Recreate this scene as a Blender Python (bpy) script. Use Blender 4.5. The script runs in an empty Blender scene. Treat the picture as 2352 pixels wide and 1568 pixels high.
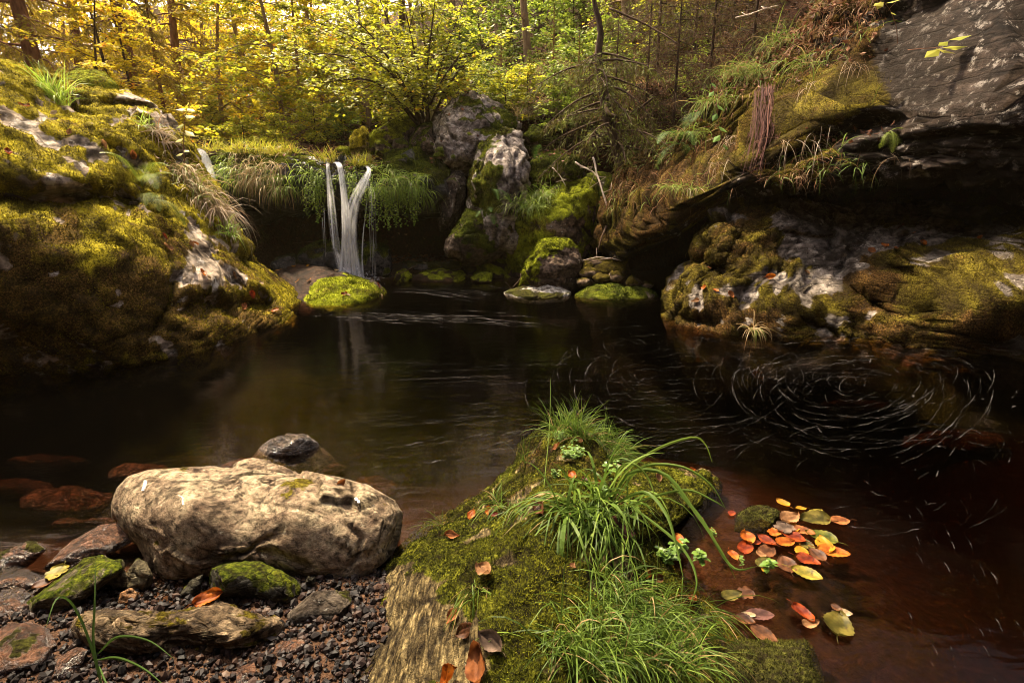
import bpy, bmesh, math, random
import numpy as np
from math import radians, sin, cos, pi
rng = np.random.default_rng(11)
random.seed(5)
COL = bpy.context.scene.collection
# ------------------------------------------------------------------ camera geometry (reference frame 2352 x 1568)
FPX, PIT, HC = 1307.0, radians(15.6), 1.4
CP, SP = cos(PIT), sin(PIT)
def ray(px, py):
    a = (np.asarray(px, float) - 1176) / FPX; b = -(np.asarray(py, float) - 784) / FPX
    return a, CP + b * SP, -SP + b * CP
def at(px, py, Y):
    dx, dy, dz = ray(px, py); t = np.asarray(Y, float) / dy
    return np.stack([dx * t, dy * t, HC + dz * t], -1)
def atz(px, py, z=0.0):
    dx, dy, dz = ray(px, py); t = (z - HC) / dz
    return np.stack([dx * t, dy * t, HC + dz * t], -1)
def proj(P):
    P = np.asarray(P, float); x, y, z = P[..., 0], P[..., 1], P[..., 2] - HC
    zc = y * CP - z * SP; yc = y * SP + z * CP
    return 1176 + FPX * x / zc, 784 - FPX * yc / zc
def yz(px, py, z):
    return float(atz(px, py, z)[1])
# ------------------------------------------------------------------ noise
_perm = np.random.default_rng(3).permutation(256); _perm = np.concatenate([_perm, _perm, _perm])
_g = np.random.default_rng(4).normal(size=(256, 3)); _g /= np.linalg.norm(_g, axis=1)[:, None]
def gn(p):
    p = np.asarray(p, float); i = np.floor(p).astype(int); f = p - i; u = f * f * f * (f * (f * 6 - 15) + 10)
    i &= 255; X, Y, Z = i[:, 0], i[:, 1], i[:, 2]; out = 0
    for dx in (0, 1):
        a = _perm[X + dx]; wx = u[:, 0] if dx else 1 - u[:, 0]
        for dy in (0, 1):
            b = _perm[a + Y + dy]; wy = u[:, 1] if dy else 1 - u[:, 1]
            for dz in (0, 1):
                h = _perm[b + Z + dz]; wz = u[:, 2] if dz else 1 - u[:, 2]
                d = f - (dx, dy, dz); g = _g[h]
                out = out + wx * wy * wz * (g[:, 0] * d[:, 0] + g[:, 1] * d[:, 1] + g[:, 2] * d[:, 2])
    return out * 1.5
def fbm(p, o=4, gain=.5, lac=2.03):
    a, s, t = 1.0, 0, 0
    p = np.array(p, float)
    for k in range(o):
        s = s + a * gn(p); t += a; p = p * lac + 17.3; a *= gain
    return s / t * 1.6
def ridge(p, o=4, gain=.5):
    a, s, t = 1.0, 0, 0
    p = np.array(p, float)
    for k in range(o):
        s = s + a * (1 - 2.2 * np.abs(gn(p))); t += a; p = p * 2.07 + 9.1; a *= gain
    return s / t
_J = np.random.default_rng(9).random((256, 3)); _JR = np.random.default_rng(10).random(256); _JD = np.random.default_rng(12).normal(size=(256, 3))
def worley(p):
    ip = np.floor(p).astype(int); f = p - ip; n = len(p); F1 = np.full(n, 9.); F2 = np.full(n, 9.); idx = np.zeros(n, int); vec = np.zeros((n, 3))
    for dx in (-1, 0, 1):
        for dy in (-1, 0, 1):
            for dz in (-1, 0, 1):
                h = _perm[_perm[_perm[(ip[:, 0] + dx) & 255] + ((ip[:, 1] + dy) & 255)] + ((ip[:, 2] + dz) & 255)]
                v = np.array([dx, dy, dz]) + .1 + .8 * _J[h] - f; d = np.sqrt((v ** 2).sum(1)); c = d < F1
                F2 = np.where(c, F1, np.minimum(F2, d)); F1 = np.where(c, d, F1); idx = np.where(c, h, idx); vec[c] = v[c]
    return F1, F2, idx, vec
def sstep(a, b, x):
    t = np.clip((np.asarray(x, float) - a) / (b - a), 0, 1); return t * t * (3 - 2 * t)
# ------------------------------------------------------------------ mesh building
def mk(name, V, Fs, mat=None, parent=None, attrs=None, smooth=False, origin=None, mats=None, midx=None):
    V = np.asarray(V, float)
    if not isinstance(Fs, list): Fs = [Fs]
    Fs = [np.asarray(f, np.int32) for f in Fs if len(f)]
    if origin is None:
        origin = np.array([V[:, 0].mean(), V[:, 1].mean(), V[:, 2].min()]) if parent is None else np.array(parent['_o'])
    origin = np.asarray(origin, float)
    L = V - origin
    me = bpy.data.meshes.new(name)
    me.vertices.add(len(L)); me.vertices.foreach_set('co', L.astype(np.float32).ravel())
    nl = sum(f.size for f in Fs); nf = sum(len(f) for f in Fs)
    me.loops.add(nl); me.polygons.add(nf)
    me.loops.foreach_set('vertex_index', np.concatenate([f.ravel() for f in Fs]))
    tot = np.concatenate([np.full(len(f), f.shape[1], np.int32) for f in Fs])
    st = np.concatenate([[0], np.cumsum(tot)[:-1]]).astype(np.int32)
    me.polygons.foreach_set('loop_start', st); me.polygons.foreach_set('loop_total', tot)
    me.polygons.foreach_set('use_smooth', np.full(nf, bool(smooth)))
    for m in (mats or ([mat] if mat else [])): me.materials.append(m)
    if midx is not None: me.polygons.foreach_set('material_index', np.asarray(midx, np.int32))
    for k, v in (attrs or {}).items():
        at_ = me.attributes.new(k, 'FLOAT', 'POINT'); at_.data.foreach_set('value', np.asarray(v, np.float32))
    me.update(calc_edges=True)
    o = bpy.data.objects.new(name, me); COL.objects.link(o)
    if parent is None: o.location = origin; o['_o'] = [float(x) for x in origin]
    else:
        o.parent = parent; po = np.array(parent['_o']); d = origin - po; o.location = d; o['_o'] = [float(x) for x in origin]
    return o
def tag(o, label=None, cat=None, group=None, kind=None):
    if label: o['label'] = label
    if cat: o['category'] = cat
    if group: o['group'] = group
    if kind: o['kind'] = kind
    return o
def empty(name, loc, label, cat, group=None):
    o = bpy.data.objects.new(name, None); COL.objects.link(o); o.location = loc; o.empty_display_size = .1
    o['_o'] = [float(x) for x in loc]
    return tag(o, label, cat, group)
class MB:
    def __init__(s): s.v = []; s.t = []; s.q = []; s.n = 0; s.a = []
    def add(s, V, T=None, Q=None, a=0.5):
        V = np.asarray(V, float).reshape(-1, 3)
        if T is not None and len(T): s.t.append(np.asarray(T, np.int64) + s.n)
        if Q is not None and len(Q): s.q.append(np.asarray(Q, np.int64) + s.n)
        s.v.append(V); s.a.append(np.broadcast_to(np.asarray(a, float), (len(V),))); s.n += len(V)
    def tube(s, pts, rad, n=6, a=.5, flat=None, cap=True):
        pts = np.asarray(pts, float); m = len(pts); rad = np.broadcast_to(np.asarray(rad, float), (m,))
        tg = np.gradient(pts, axis=0); tg /= np.linalg.norm(tg, axis=1)[:, None] + 1e-9
        ref = np.array([0, 0, 1.0]) if abs(tg[:, 2]).mean() < .8 else np.array([1.0, 0, 0])
        if flat is not None: ref = np.asarray(flat[1], float)
        A = np.cross(tg, ref); A /= np.linalg.norm(A, axis=1)[:, None] + 1e-9; B = np.cross(tg, A)
        th = np.arange(n) / n * 2 * pi
        fl = flat[0] if flat is not None else 1.0
        V = pts[:, None] + rad[:, None, None] * (np.cos(th)[None, :, None] * A[:, None] + fl * np.sin(th)[None, :, None] * B[:, None])
        i = np.arange(m - 1)[:, None] * n; j = np.arange(n)[None]; k = (j + 1) % n
        Q = np.stack([i + j, i + k, i + n + k, i + n + j], -1).reshape(-1, 4)
        V = V.reshape(-1, 3); T = None
        if cap:
            V = np.vstack([V, pts[:1], pts[-1:]]); jj = np.arange(n); kk = (jj + 1) % n
            T = np.vstack([np.stack([jj, np.full(n, m * n), kk], -1), np.stack([jj + (m - 1) * n, kk + (m - 1) * n, np.full(n, m * n + 1)], -1)])
        av = np.broadcast_to(np.asarray(a, float), (len(V),)) if np.ndim(a) == 0 else np.concatenate([np.repeat(a, n), [a[0], a[-1]] if cap else []])
        s.add(V, T, Q, av)
    def leaves(s, P, A, B, Ln, W, a, fold=.12):
        # diamond leaves: P base, A axis (unit), B side (unit)
        Ln = np.broadcast_to(np.asarray(Ln, float), (len(P),))[:, None]; W = np.broadcast_to(np.asarray(W, float), (len(P),))[:, None]
        N = np.cross(A, B); mid = P + A * Ln * .45
        V = np.stack([P, mid + B * W * .5 + N * W * fold, P + A * Ln, mid - B * W * .5 + N * W * fold], 1)
        n = len(P); Q = (np.arange(n) * 4)[:, None] + np.array([[0, 1, 2, 3]])
        s.add(V.reshape(-1, 3), None, Q, np.repeat(a, 4))
    def blades(s, P, D, Ln, W, droop, a, seg=4, side=None, up=None):
        # grass blades: P root, D initial direction (unit), quad strips bending by gravity
        n = len(P); Ln = np.broadcast_to(Ln, (n,)).astype(float); W = np.broadcast_to(W, (n,)).astype(float); dr = np.broadcast_to(droop, (n,)).astype(float)
        p = P.astype(float).copy(); d = D / (np.linalg.norm(D, axis=1)[:, None] + 1e-9)
        if side is None:
            side = np.cross(d, rng.normal(size=(n, 3))); 
        side = side / (np.linalg.norm(side, axis=1)[:, None] + 1e-9)
        rows = []; 
        for k in range(seg + 1):
            f = k / seg; w = W * (.55 + .9 * f if f < .4 else .91 * (1 - ((f - .4) / .6) ** 1.6)) * .5 + .0002
            rows.append(np.stack([p - side * w[:, None], p + side * w[:, None]], 1))
            d = d + np.stack([np.zeros(n), np.zeros(n), -dr / seg * (1 + f)], -1); d /= np.linalg.norm(d, axis=1)[:, None] + 1e-9
            p = p + d * (Ln / seg)[:, None]
        V = np.stack(rows, 1).reshape(n, -1, 3); m = (seg + 1) * 2
        base = (np.arange(n) * m)[:, None, None]; q = np.array([[2 * k, 2 * k + 1, 2 * k + 3, 2 * k + 2] for k in range(seg)])[None]
        s.add(V.reshape(-1, 3), None, (base + q).reshape(-1, 4), np.repeat(a, m))
    def build(s, name, mat, parent=None, smooth=False, origin=None):
        V = np.vstack(s.v); Fs = []
        if s.t: Fs.append(np.vstack(s.t))
        if s.q: Fs.append(np.vstack(s.q))
        return mk(name, V, Fs, mat, parent, {'tint': np.concatenate(s.a)}, smooth, origin)
def unit(v): return v / (np.linalg.norm(v, axis=-1, keepdims=True) + 1e-9)
def spline(pts, n):
    pts = np.asarray(pts, float); m = len(pts)
    if m == 2: return pts[0] + np.linspace(0, 1, n)[:, None] * (pts[1] - pts[0])
    P = np.vstack([2 * pts[0] - pts[1], pts, 2 * pts[-1] - pts[-2]]); t = np.linspace(0, m - 1 - 1e-6, n); i = t.astype(int); f = (t - i)[:, None]
    a, b, c, d = P[i], P[i + 1], P[i + 2], P[i + 3]
    return .5 * ((2 * b) + (c - a) * f + (2 * a - 5 * b + 4 * c - d) * f ** 2 + (3 * b - a - 3 * c + d) * f ** 3)
# ------------------------------------------------------------------ materials
def newmat(name):
    m = bpy.data.materials.new(name); m.use_nodes = True; m.node_tree.nodes.clear(); return m, m.node_tree
def nd(nt, typ, props=None, **ins):
    n = nt.nodes.new('ShaderNode' + typ)
    for k, v in (props or {}).items(): setattr(n, k, v)
    for k, v in ins.items():
        key = int(k[1:]) if k[0] == '_' and k[1:].isdigit() else k.replace('_', ' ')
        sk = n.inputs[key]
        if isinstance(v, bpy.types.NodeSocket): nt.links.new(v, sk)
        elif isinstance(v, tuple) and len(v) == 3 and sk.type == 'RGBA': sk.default_value = (*v, 1)
        else: sk.default_value = v
    return n
def ramp(nt, fac, stops, interp='LINEAR'):
    n = nt.nodes.new('ShaderNodeValToRGB'); n.color_ramp.interpolation = interp
    e = n.color_ramp.elements
    while len(e) < len(stops): e.new(.5)
    for el, (p, c) in zip(e, stops):
        el.position = p; el.color = (*c, 1) if isinstance(c, tuple) else (c, c, c, 1)
    nt.links.new(fac, n.inputs[0]); return n.outputs[0]
def mixc(nt, f, a, b, mode='MIX'):
    n = nt.nodes.new('ShaderNodeMix'); n.data_type = 'RGBA'; n.blend_type = mode
    for k, v in ((0, f), (6, a), (7, b)):
        if isinstance(v, bpy.types.NodeSocket): nt.links.new(v, n.inputs[k])
        else: n.inputs[k].default_value = (*v, 1) if isinstance(v, tuple) else v
    return n.outputs[2]
def mth(nt, op, a, b=None, clamp=False):
    n = nt.nodes.new('ShaderNodeMath'); n.operation = op; n.use_clamp = clamp
    for k, v in ((0, a), (1, b)):
        if v is None: continue
        if isinstance(v, bpy.types.NodeSocket): nt.links.new(v, n.inputs[k])
        else: n.inputs[k].default_value = v
    return n.outputs[0]
def out(nt, surf=None, vol=None):
    o = nt.nodes.new('ShaderNodeOutputMaterial')
    if surf is not None: nt.links.new(surf, o.inputs[0])
    if vol is not None: nt.links.new(vol, o.inputs[1])
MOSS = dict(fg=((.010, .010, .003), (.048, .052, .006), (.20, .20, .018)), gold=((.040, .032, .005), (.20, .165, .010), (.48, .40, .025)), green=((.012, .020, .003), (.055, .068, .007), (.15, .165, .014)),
            olive=((.018, .012, .003), (.062, .047, .007), (.16, .13, .016)), dark=((.008, .008, .003), (.028, .027, .006), (.07, .07, .013)),
            lime=((.05, .055, .004), (.15, .17, .01), (.30, .33, .02)), rust=((.03, .016, .005), (.09, .045, .010), (.17, .10, .018)))
_rm = {}
def rock_mat(c1, c2, c3, moss='green', lichen=.0, lcol=(.62, .60, .54), rough=.85, scale=4., band=0., bdir=(1, 1, 6), bump=.5, ck=.6):
    key = (c1, c2, c3, moss, lichen, lcol, rough, scale, band, bdir, bump, ck)
    if key in _rm: return _rm[key]
    m, nt = newmat('rock_' + moss)
    tc = nd(nt, 'TexCoord').outputs['Object']
    n1 = nd(nt, 'TexNoise', None, Vector=tc, Scale=scale, Detail=8., Roughness=.62).outputs[0]
    n2 = nd(nt, 'TexNoise', None, Vector=tc, Scale=scale * 6, Detail=8., Roughness=.72).outputs[0]
    col = ramp(nt, n1, [(.36, c1), (.5, c2), (.63, c3)])
    if band > 0:
        mp = nd(nt, 'Mapping', None, Vector=tc, Scale=bdir).outputs[0]
        nb = nd(nt, 'TexNoise', None, Vector=mp, Scale=scale * 1.2, Detail=7., Roughness=.65, Distortion=.4).outputs[0]
        bc = ramp(nt, nb, [(.36, tuple(x * .35 for x in c1)), (.5, c2), (.62, tuple(min(1, x * 1.25) for x in c3))])
        col = mixc(nt, band, col, bc)
    col = mixc(nt, .9, col, ramp(nt, n2, [(.36, .16), (.47, .75), (.54, 1.), (.66, 1.45)]), 'MULTIPLY')
    nv = nd(nt, 'TexNoise', None, Vector=tc, Scale=scale * 1.5, Detail=5., Roughness=.65).outputs['Color']
    wv = mixc(nt, .22 / scale * 2.2, nd(nt, 'Mapping', None, Vector=tc, Scale=tuple(x * .6 for x in bdir)).outputs[0], nv, 'ADD')
    vc = nd(nt, 'TexVoronoi', {'feature': 'DISTANCE_TO_EDGE'}, Vector=wv, Scale=scale * 1.1).outputs[0]
    crk = ramp(nt, vc, [(.0, .0), (.05, .75), (.12, 1.)])
    col = mixc(nt, ck, col, ramp(nt, vc, [(.0, .12), (.03, .6), (.09, 1.)]), 'MULTIPLY')
    if lichen > 0:
        v = nd(nt, 'TexNoise', None, Vector=tc, Scale=scale * 3.4, Detail=9., Roughness=.78, Distortion=.15).outputs[0]
        col = mixc(nt, ramp(nt, v, [(.62 - .22 * lichen, 0.), (.68 - .22 * lichen, .9)]), col, mixc(nt, n2, lcol, tuple(x * .7 for x in lcol)))
    ms = MOSS[moss]
    n3 = nd(nt, 'TexNoise', None, Vector=tc, Scale=5., Detail=6., Roughness=.7).outputs[0]
    n4 = nd(nt, 'TexNoise', None, Vector=tc, Scale=75., Detail=4., Roughness=.7).outputs[0]
    mf = mth(nt, 'ADD', mth(nt, 'MULTIPLY', n3, .45), mth(nt, 'MULTIPLY', n4, .55))
    mc = ramp(nt, mf, [(.40, ms[0]), (.5, ms[1]), (.60, ms[2])])
    n5 = nd(nt, 'TexNoise', None, Vector=tc, Scale=1.9, Detail=5., Roughness=.7, Distortion=.5).outputs[0]
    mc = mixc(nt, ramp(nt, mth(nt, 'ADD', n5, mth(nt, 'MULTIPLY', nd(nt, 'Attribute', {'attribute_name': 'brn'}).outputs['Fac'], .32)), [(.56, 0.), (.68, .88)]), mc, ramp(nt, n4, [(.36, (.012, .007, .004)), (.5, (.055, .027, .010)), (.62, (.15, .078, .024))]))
    am = nd(nt, 'Attribute', {'attribute_name': 'moss'}).outputs['Fac']
    f = mth(nt, 'ADD', am, mth(nt, 'MULTIPLY', mth(nt, 'SUBTRACT', n2, .5), .9))
    f = ramp(nt, f, [(.40, 0.), (.58, 1.)])
    cka = nd(nt, 'Attribute', {'attribute_name': 'crk'}).outputs['Fac']
    base = mixc(nt, mth(nt, 'MULTIPLY', cka, .8), mixc(nt, f, col, mc), (.012, .008, .005))
    rg = mixc(nt, f, (rough,) * 3, (1., 1., 1.))
    hgt = mth(nt, 'ADD', mth(nt, 'ADD', mth(nt, 'MULTIPLY', n1, .6), mth(nt, 'MULTIPLY', crk, .3 * ck)), mth(nt, 'ADD', mth(nt, 'MULTIPLY', n2, .7), mth(nt, 'MULTIPLY', n4, .25)))
    bp = nd(nt, 'Bump', None, Strength=bump, Distance=.05, Height=hgt).outputs[0]
    sp = mixc(nt, f, ((.5 if rough < .35 else .07),) * 3, (.03,) * 3)
    b = nd(nt, 'BsdfPrincipled', None, Base_Color=base, Roughness=rg, Normal=bp, **{'Specular_IOR_Level': sp}).outputs[0]
    out(nt, b); _rm[key] = m; return m
def leaf_mat(name, stops, trans=.45, rough=.5, spec=.25, tcol=None):
    m, nt = newmat(name)
    t = nd(nt, 'Attribute', {'attribute_name': 'tint'}).outputs['Fac']
    c = ramp(nt, t, stops)
    c2 = c if tcol is None else mixc(nt, .5, c, tcol)
    d = nd(nt, 'BsdfPrincipled', None, Base_Color=c, Roughness=rough, **{'Specular_IOR_Level': spec}).outputs[0]
    tr = nd(nt, 'BsdfTranslucent', None, Color=c2).outputs[0]
    mx = nd(nt, 'MixShader', None, _0=trans, _1=d, _2=tr).outputs[0]
    out(nt, mx); return m
def bark_mat(name, c1, c2, scale=18, zs=.25):
    m, nt = newmat(name)
    tc = nd(nt, 'TexCoord').outputs['Object']
    mp = nd(nt, 'Mapping', None, Vector=tc, Scale=(1, 1, zs)).outputs[0]
    n = nd(nt, 'TexNoise', None, Vector=mp, Scale=float(scale), Detail=6., Roughness=.7).outputs[0]
    c = ramp(nt, n, [(.35, c1), (.65, c2)])
    bp = nd(nt, 'Bump', None, Strength=.7, Distance=.03, Height=n).outputs[0]
    out(nt, nd(nt, 'BsdfPrincipled', None, Base_Color=c, Roughness=.9, Normal=bp, **{'Specular_IOR_Level': .08}).outputs[0]); return m
# ------------------------------------------------------------------ smooth interpolation through control points
def interp(ctrl, c=60.):
    ctrl = np.asarray(ctrl, float); X, y = ctrl[:, :2], ctrl[:, 2]; n = len(X)
    if n == 1: return lambda q: np.full(len(q), y[0])
    if n == 2:
        d = X[1] - X[0]; L = (d ** 2).sum(); return lambda q: y[0] + np.clip(((q - X[0]) @ d) / L, -.3, 1.3) * (y[1] - y[0])
    if n == 3:
        A = np.hstack([X, np.ones((3, 1))]); w = np.linalg.lstsq(A, y, rcond=None)[0]; return lambda q: q @ w[:2] + w[2]
    ph = lambda a, b: np.sqrt(((a[:, None] - b[None]) ** 2).sum(-1) + c * c)
    Pm = np.hstack([X, np.ones((n, 1))]); K = np.block([[ph(X, X) + 1e-6 * np.eye(n), Pm], [Pm.T, np.zeros((3, 3))]])
    w = np.linalg.solve(K, np.concatenate([y, np.zeros(3)]))
    def f(q):
        r = np.empty(len(q))
        for i in range(0, len(q), 20000):
            qq = q[i:i + 20000]; r[i:i + 20000] = ph(qq, X) @ w[:n] + qq @ w[n:n + 2] + w[n + 2]
        return r
    return f
# ------------------------------------------------------------------ terrain
_bank = [tuple(at(*q)) for q in [(470, 350, 10.6), (600, 346, 10.6), (760, 352, 10.4), (900, 350, 10.4), (500, 330, 16), (690, 322, 15), (850, 285, 14), (1000, 268, 12.5), (1130, 200, 13),
         (1210, 135, 16), (1120, 30, 20), (1350, 200, 11.5), (1300, 60, 18), (1250, 330, 9.6), (1480, 300, 9.4), (1420, 420, 8.9), (1600, 180, 10.2), (1800, 60, 10.5), (2000, -60, 10.5), (1180, -40, 27), (300, 252, 26), (100, 262, 24), (330, 300, 14), (150, 250, 13),
         (600, 290, 28), (800, 200, 28), (1176, -120, 40), (700, 150, 45), (250, 225, 45), (1700, -100, 16), (2300, -250, 12)]]
_bank += [(-9, 5, 2.2), (-10, 0, 2.5), (-8, 9, 2.2), (9, 5, 3.2), (10, 0, 3.0), (8, 8, 4.2), (0, -4, .5), (5, -4, .8), (-5, -4, .7), (16, 14, 11), (20, 30, 17), (-25, 20, 8), (-28, 45, 12), (25, 5, 10), (-20, 0, 7), (35, 50, 30)]
_bankf = interp(_bank, c=1.5)
_bed = [(-.9, 1.45, .03), (-.6, 1.6, .05), (-.45, 1.3, .04), (-1.2, 1.35, .025), (-1.6, 1.45, .02), (-1.75, 1.75, -.03), (-1.5, 1.1, .05), (-1.1, 2.0, -.03), (-2.2, 2.2, -.2), (-1.5, 2.8, -.28), (-.6, 2.6, -.2), (-.1, 2.1, -.12), (.1, 2.9, -.22), (.5, 3.1, -.2), (1.1, 2.8, -.16), (1.3, 2.2, -.14), (1.0, 1.7, -.12),
        (2.2, 1.6, -.35), (2.2, 2.6, -.38), (3.2, 3.0, -.30), (3.6, 3.7, -.34), (2.4, 3.8, -.6), (0, 4.3, -1.0), (-2, 4, -.9), (-3.2, 3, -.6), (0, 5.5, -1.4), (-1.5, 6.5, -1.1), (1.5, 6, -1.2), (0, 7.4, -.6), (.3, 8.1, -.12), (2, 7.3, -.3), (-2, 8.3, -.1), (0, 8.8, .05), (1, 8.8, .08), (-3, 9, .0), (0, 10, .1), (-.4, .6, -.1), (1.5, .5, -.5), (3.5, 5, -.9), (3, 8, .0), (5.5, 7.5, .3), (5, 3, -.3), (-5, 4, -.8), (-5, 1, -.2), (0, -2, .1), (5, -1, -.1)]
_bedf = interp(_bed, c=.5)
_by = np.array([(-30, 4), (-7.5, 6), (-5, 9.6), (-1.2, 10.6), (.8, 10.2), (1.3, 9.2), (2.2, 8.9), (3.5, 9.6), (5.0, 10.6), (7.2, 10.8), (9.5, 9), (11, 5), (30, 4)], float)
def th(x, y):
    x = np.asarray(x, float); y = np.asarray(y, float); q = np.stack([x.ravel(), y.ravel()], -1)
    bank = _bankf(q); bed = _bedf(q)
    yb = np.interp(q[:, 0], _by[:, 0], _by[:, 1]); s = sstep(-.22, .12, q[:, 1] - yb)
    s = np.maximum(s, np.maximum(sstep(-7.2, -8.6, q[:, 0]), sstep(9.5, 10.5, q[:, 0]))); s = np.maximum(s, sstep(-2.0, -4, q[:, 1]))
    xb = -.9 * (.963 * q[:, 1] + .376) - .3; s2 = sstep(0, -.8, q[:, 0] - xb) * sstep(3.6, 2.6, q[:, 1])  # s2: bank out of view at left, added to shade the near left corner
    n = fbm(np.stack([q[:, 0] * .55, q[:, 1] * .55, 0 * q[:, 0]], -1), 5)
    n2 = fbm(np.stack([q[:, 0] * 5, q[:, 1] * 5, 0 * q[:, 0] + 3], -1), 3)
    rise = 7.5 * sstep(-2.2, -9, q[:, 1]) + 5 * sstep(-9, -14, q[:, 0]) * sstep(9, 5, q[:, 1]); bed = bed * (1 - s2) + 2.3 * s2; z = bank * s + bed * (1 - s) + n * (.28 * s + .03 * (1 - s)) + n2 * (.03 * s + .012 * (1 - s))  # rise: unseen ground behind and left of camera, raised to block sky light
    z = z + rise * (1 + .3 * n)
    return z.reshape(x.shape)
def grid_axis(segs):
    r = []
    for a, b, st in segs: r.append(np.arange(a, b, st))
    return np.concatenate(r + [[segs[-1][1]]])
gx = grid_axis([(-60, -12, 2.), (-12, -6, .3), (-6, 6, .07), (6, 12, .12), (12, 60, 2.)])
gy = grid_axis([(-16, -1, .5), (-1, 4, .07), (4, 9, .12), (9, 18, .09), (18, 30, .4), (30, 90, 2.)])
GX, GY = np.meshgrid(gx, gy); GZ = th(GX, GY)
nx, ny = len(gx), len(gy)
ii = (np.arange(ny - 1)[:, None] * nx + np.arange(nx - 1)[None]).ravel()
TQ = np.stack([ii, ii + 1, ii + nx + 1, ii + nx], -1)
m, nt = newmat('forest_floor')
tc = nd(nt, 'TexCoord').outputs['Object']
geo = nd(nt, 'NewGeometry'); sepp = nd(nt, 'SeparateXYZ', None, Vector=geo.outputs['Position'])
n1 = nd(nt, 'TexNoise', None, Vector=tc, Scale=1.3, Detail=8., Roughness=.65).outputs[0]
n2 = nd(nt, 'TexNoise', None, Vector=tc, Scale=28., Detail=5., Roughness=.7).outputs[0]
vo = nd(nt, 'TexVoronoi', None, Vector=tc, Scale=26.).outputs['Color']
lit = ramp(nt, n2, [(.3, (0.0108, 0.00432, 0.00216)), (.5, (0.0306, 0.01296, 0.00576)), (.66, (0.0612, 0.02952, 0.0126))])
lit = mixc(nt, .18, lit, vo, 'SOFT_LIGHT')
grn = ramp(nt, n2, [(.3, (.012, .014, .003)), (.5, (.04, .04, .008)), (.7, (.09, .09, .015))])
lit = mixc(nt, ramp(nt, n1, [(.52, 0.), (.62, .85)]), lit, grn)
# stream bed: red-brown sand and silt
bed = ramp(nt, n2, [(.3, (.022, .011, .006)), (.5, (.055, .028, .015)), (.66, (.11, .06, .033))])
bed = mixc(nt, ramp(nt, n1, [(.4, 0.), (.7, .7)]), bed, (.05, .028, .017))
fz = mth(nt, 'MULTIPLY', mth(nt, 'SUBTRACT', sepp.outputs[2], .18), 4., True)
colr = mixc(nt, fz, bed, lit)
rg = mixc(nt, fz, (.45,) * 3, (1.,) * 3)
bp = nd(nt, 'Bump', None, Strength=.8, Distance=.05, Height=n2).outputs[0]
out(nt, nd(nt, 'BsdfPrincipled', None, Base_Color=colr, Roughness=rg, Normal=bp, **{'Specular_IOR_Level': .06}).outputs[0])
terr = mk('terrain', np.stack([GX, GY, GZ], -1).reshape(-1, 3), TQ, m, origin=(0, 0, 0), smooth=True)
tag(terr, kind='structure')
def march(px, py, y0=8.5, y1=60, off=0.):
    ys = np.linspace(y0, y1, 900); p = at(px, py, ys); z = th(p[:, 0], p[:, 1]) + off
    k = np.argmax(p[:, 2] < z); return p[k] if p[k, 2] < z[k] else p[-1]
# ------------------------------------------------------------------ pool water (closed body, tea-brown)
def boxmesh(x0, x1, y0, y1, z0, z1):
    V = [(x, y, z) for z in (z0, z1) for y in (y0, y1) for x in (x0, x1)]
    Q = [(0, 2, 3, 1), (4, 5, 7, 6), (0, 1, 5, 4), (2, 6, 7, 3), (0, 4, 6, 2), (1, 3, 7, 5)]
    return np.array(V, float), np.array(Q)
wm, nt = newmat('tea_brown_water')
tc = nd(nt, 'TexCoord').outputs['Object']
mp = nd(nt, 'Mapping', None, Vector=tc, Scale=(1.0, 2.2, 1.)).outputs[0]
wn = nd(nt, 'TexNoise', None, Vector=mp, Scale=3.2, Detail=3., Roughness=.5, Distortion=.6).outputs[0]
wb = nd(nt, 'Bump', None, Strength=.07, Distance=.05, Height=wn).outputs[0]
fr = nd(nt, 'Fresnel', None, IOR=1.33, Normal=wb).outputs[0]
gl = nd(nt, 'BsdfGlossy', None, Color=(.50, .42, .36), Roughness=.085, Normal=wb).outputs[0]
tr = nd(nt, 'BsdfTransparent', None, Color=(.9, .8, .7)).outputs[0]
sh = nd(nt, 'MixShader', None, _0=fr, _1=tr, _2=gl).outputs[0]
va = nd(nt, 'VolumeAbsorption', None, Color=(.54, .38, .27), Density=6.6).outputs[0]
out(nt, sh, va)
V, Q = boxmesh(-14, 14, -4, 10.9, -3, 0)
water = tag(mk('water', V, Q, wm, origin=(0, 0, 0)), kind='structure')
# ------------------------------------------------------------------ rocks
_ico = {}
def ico(l):
    if l not in _ico:
        b = bmesh.new(); bmesh.ops.create_icosphere(b, subdivisions=l, radius=1.0)
        _ico[l] = (np.array([v.co[:] for v in b.verts]), np.array([[v.index for v in f.verts] for f in b.faces])); b.free()
    return _ico[l]
def vnormals(V, T):
    fn = np.cross(V[T[:, 1]] - V[T[:, 0]], V[T[:, 2]] - V[T[:, 0]]); N = np.zeros_like(V)
    for k in range(3):
        for c in range(3): N[:, c] += np.bincount(T[:, k], fn[:, c], len(V))
    return unit(N)
def polydist(q, pl):
    pl = np.asarray(pl, float); d = np.full(len(q), 1e9)
    for a, b in zip(pl[:-1], pl[1:]):
        ab = b - a; t = np.clip(((q - a) @ ab) / ((ab ** 2).sum() + 1e-9), 0, 1); d = np.minimum(d, np.linalg.norm(q - a - t[:, None] * ab, axis=1))
    return d
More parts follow.
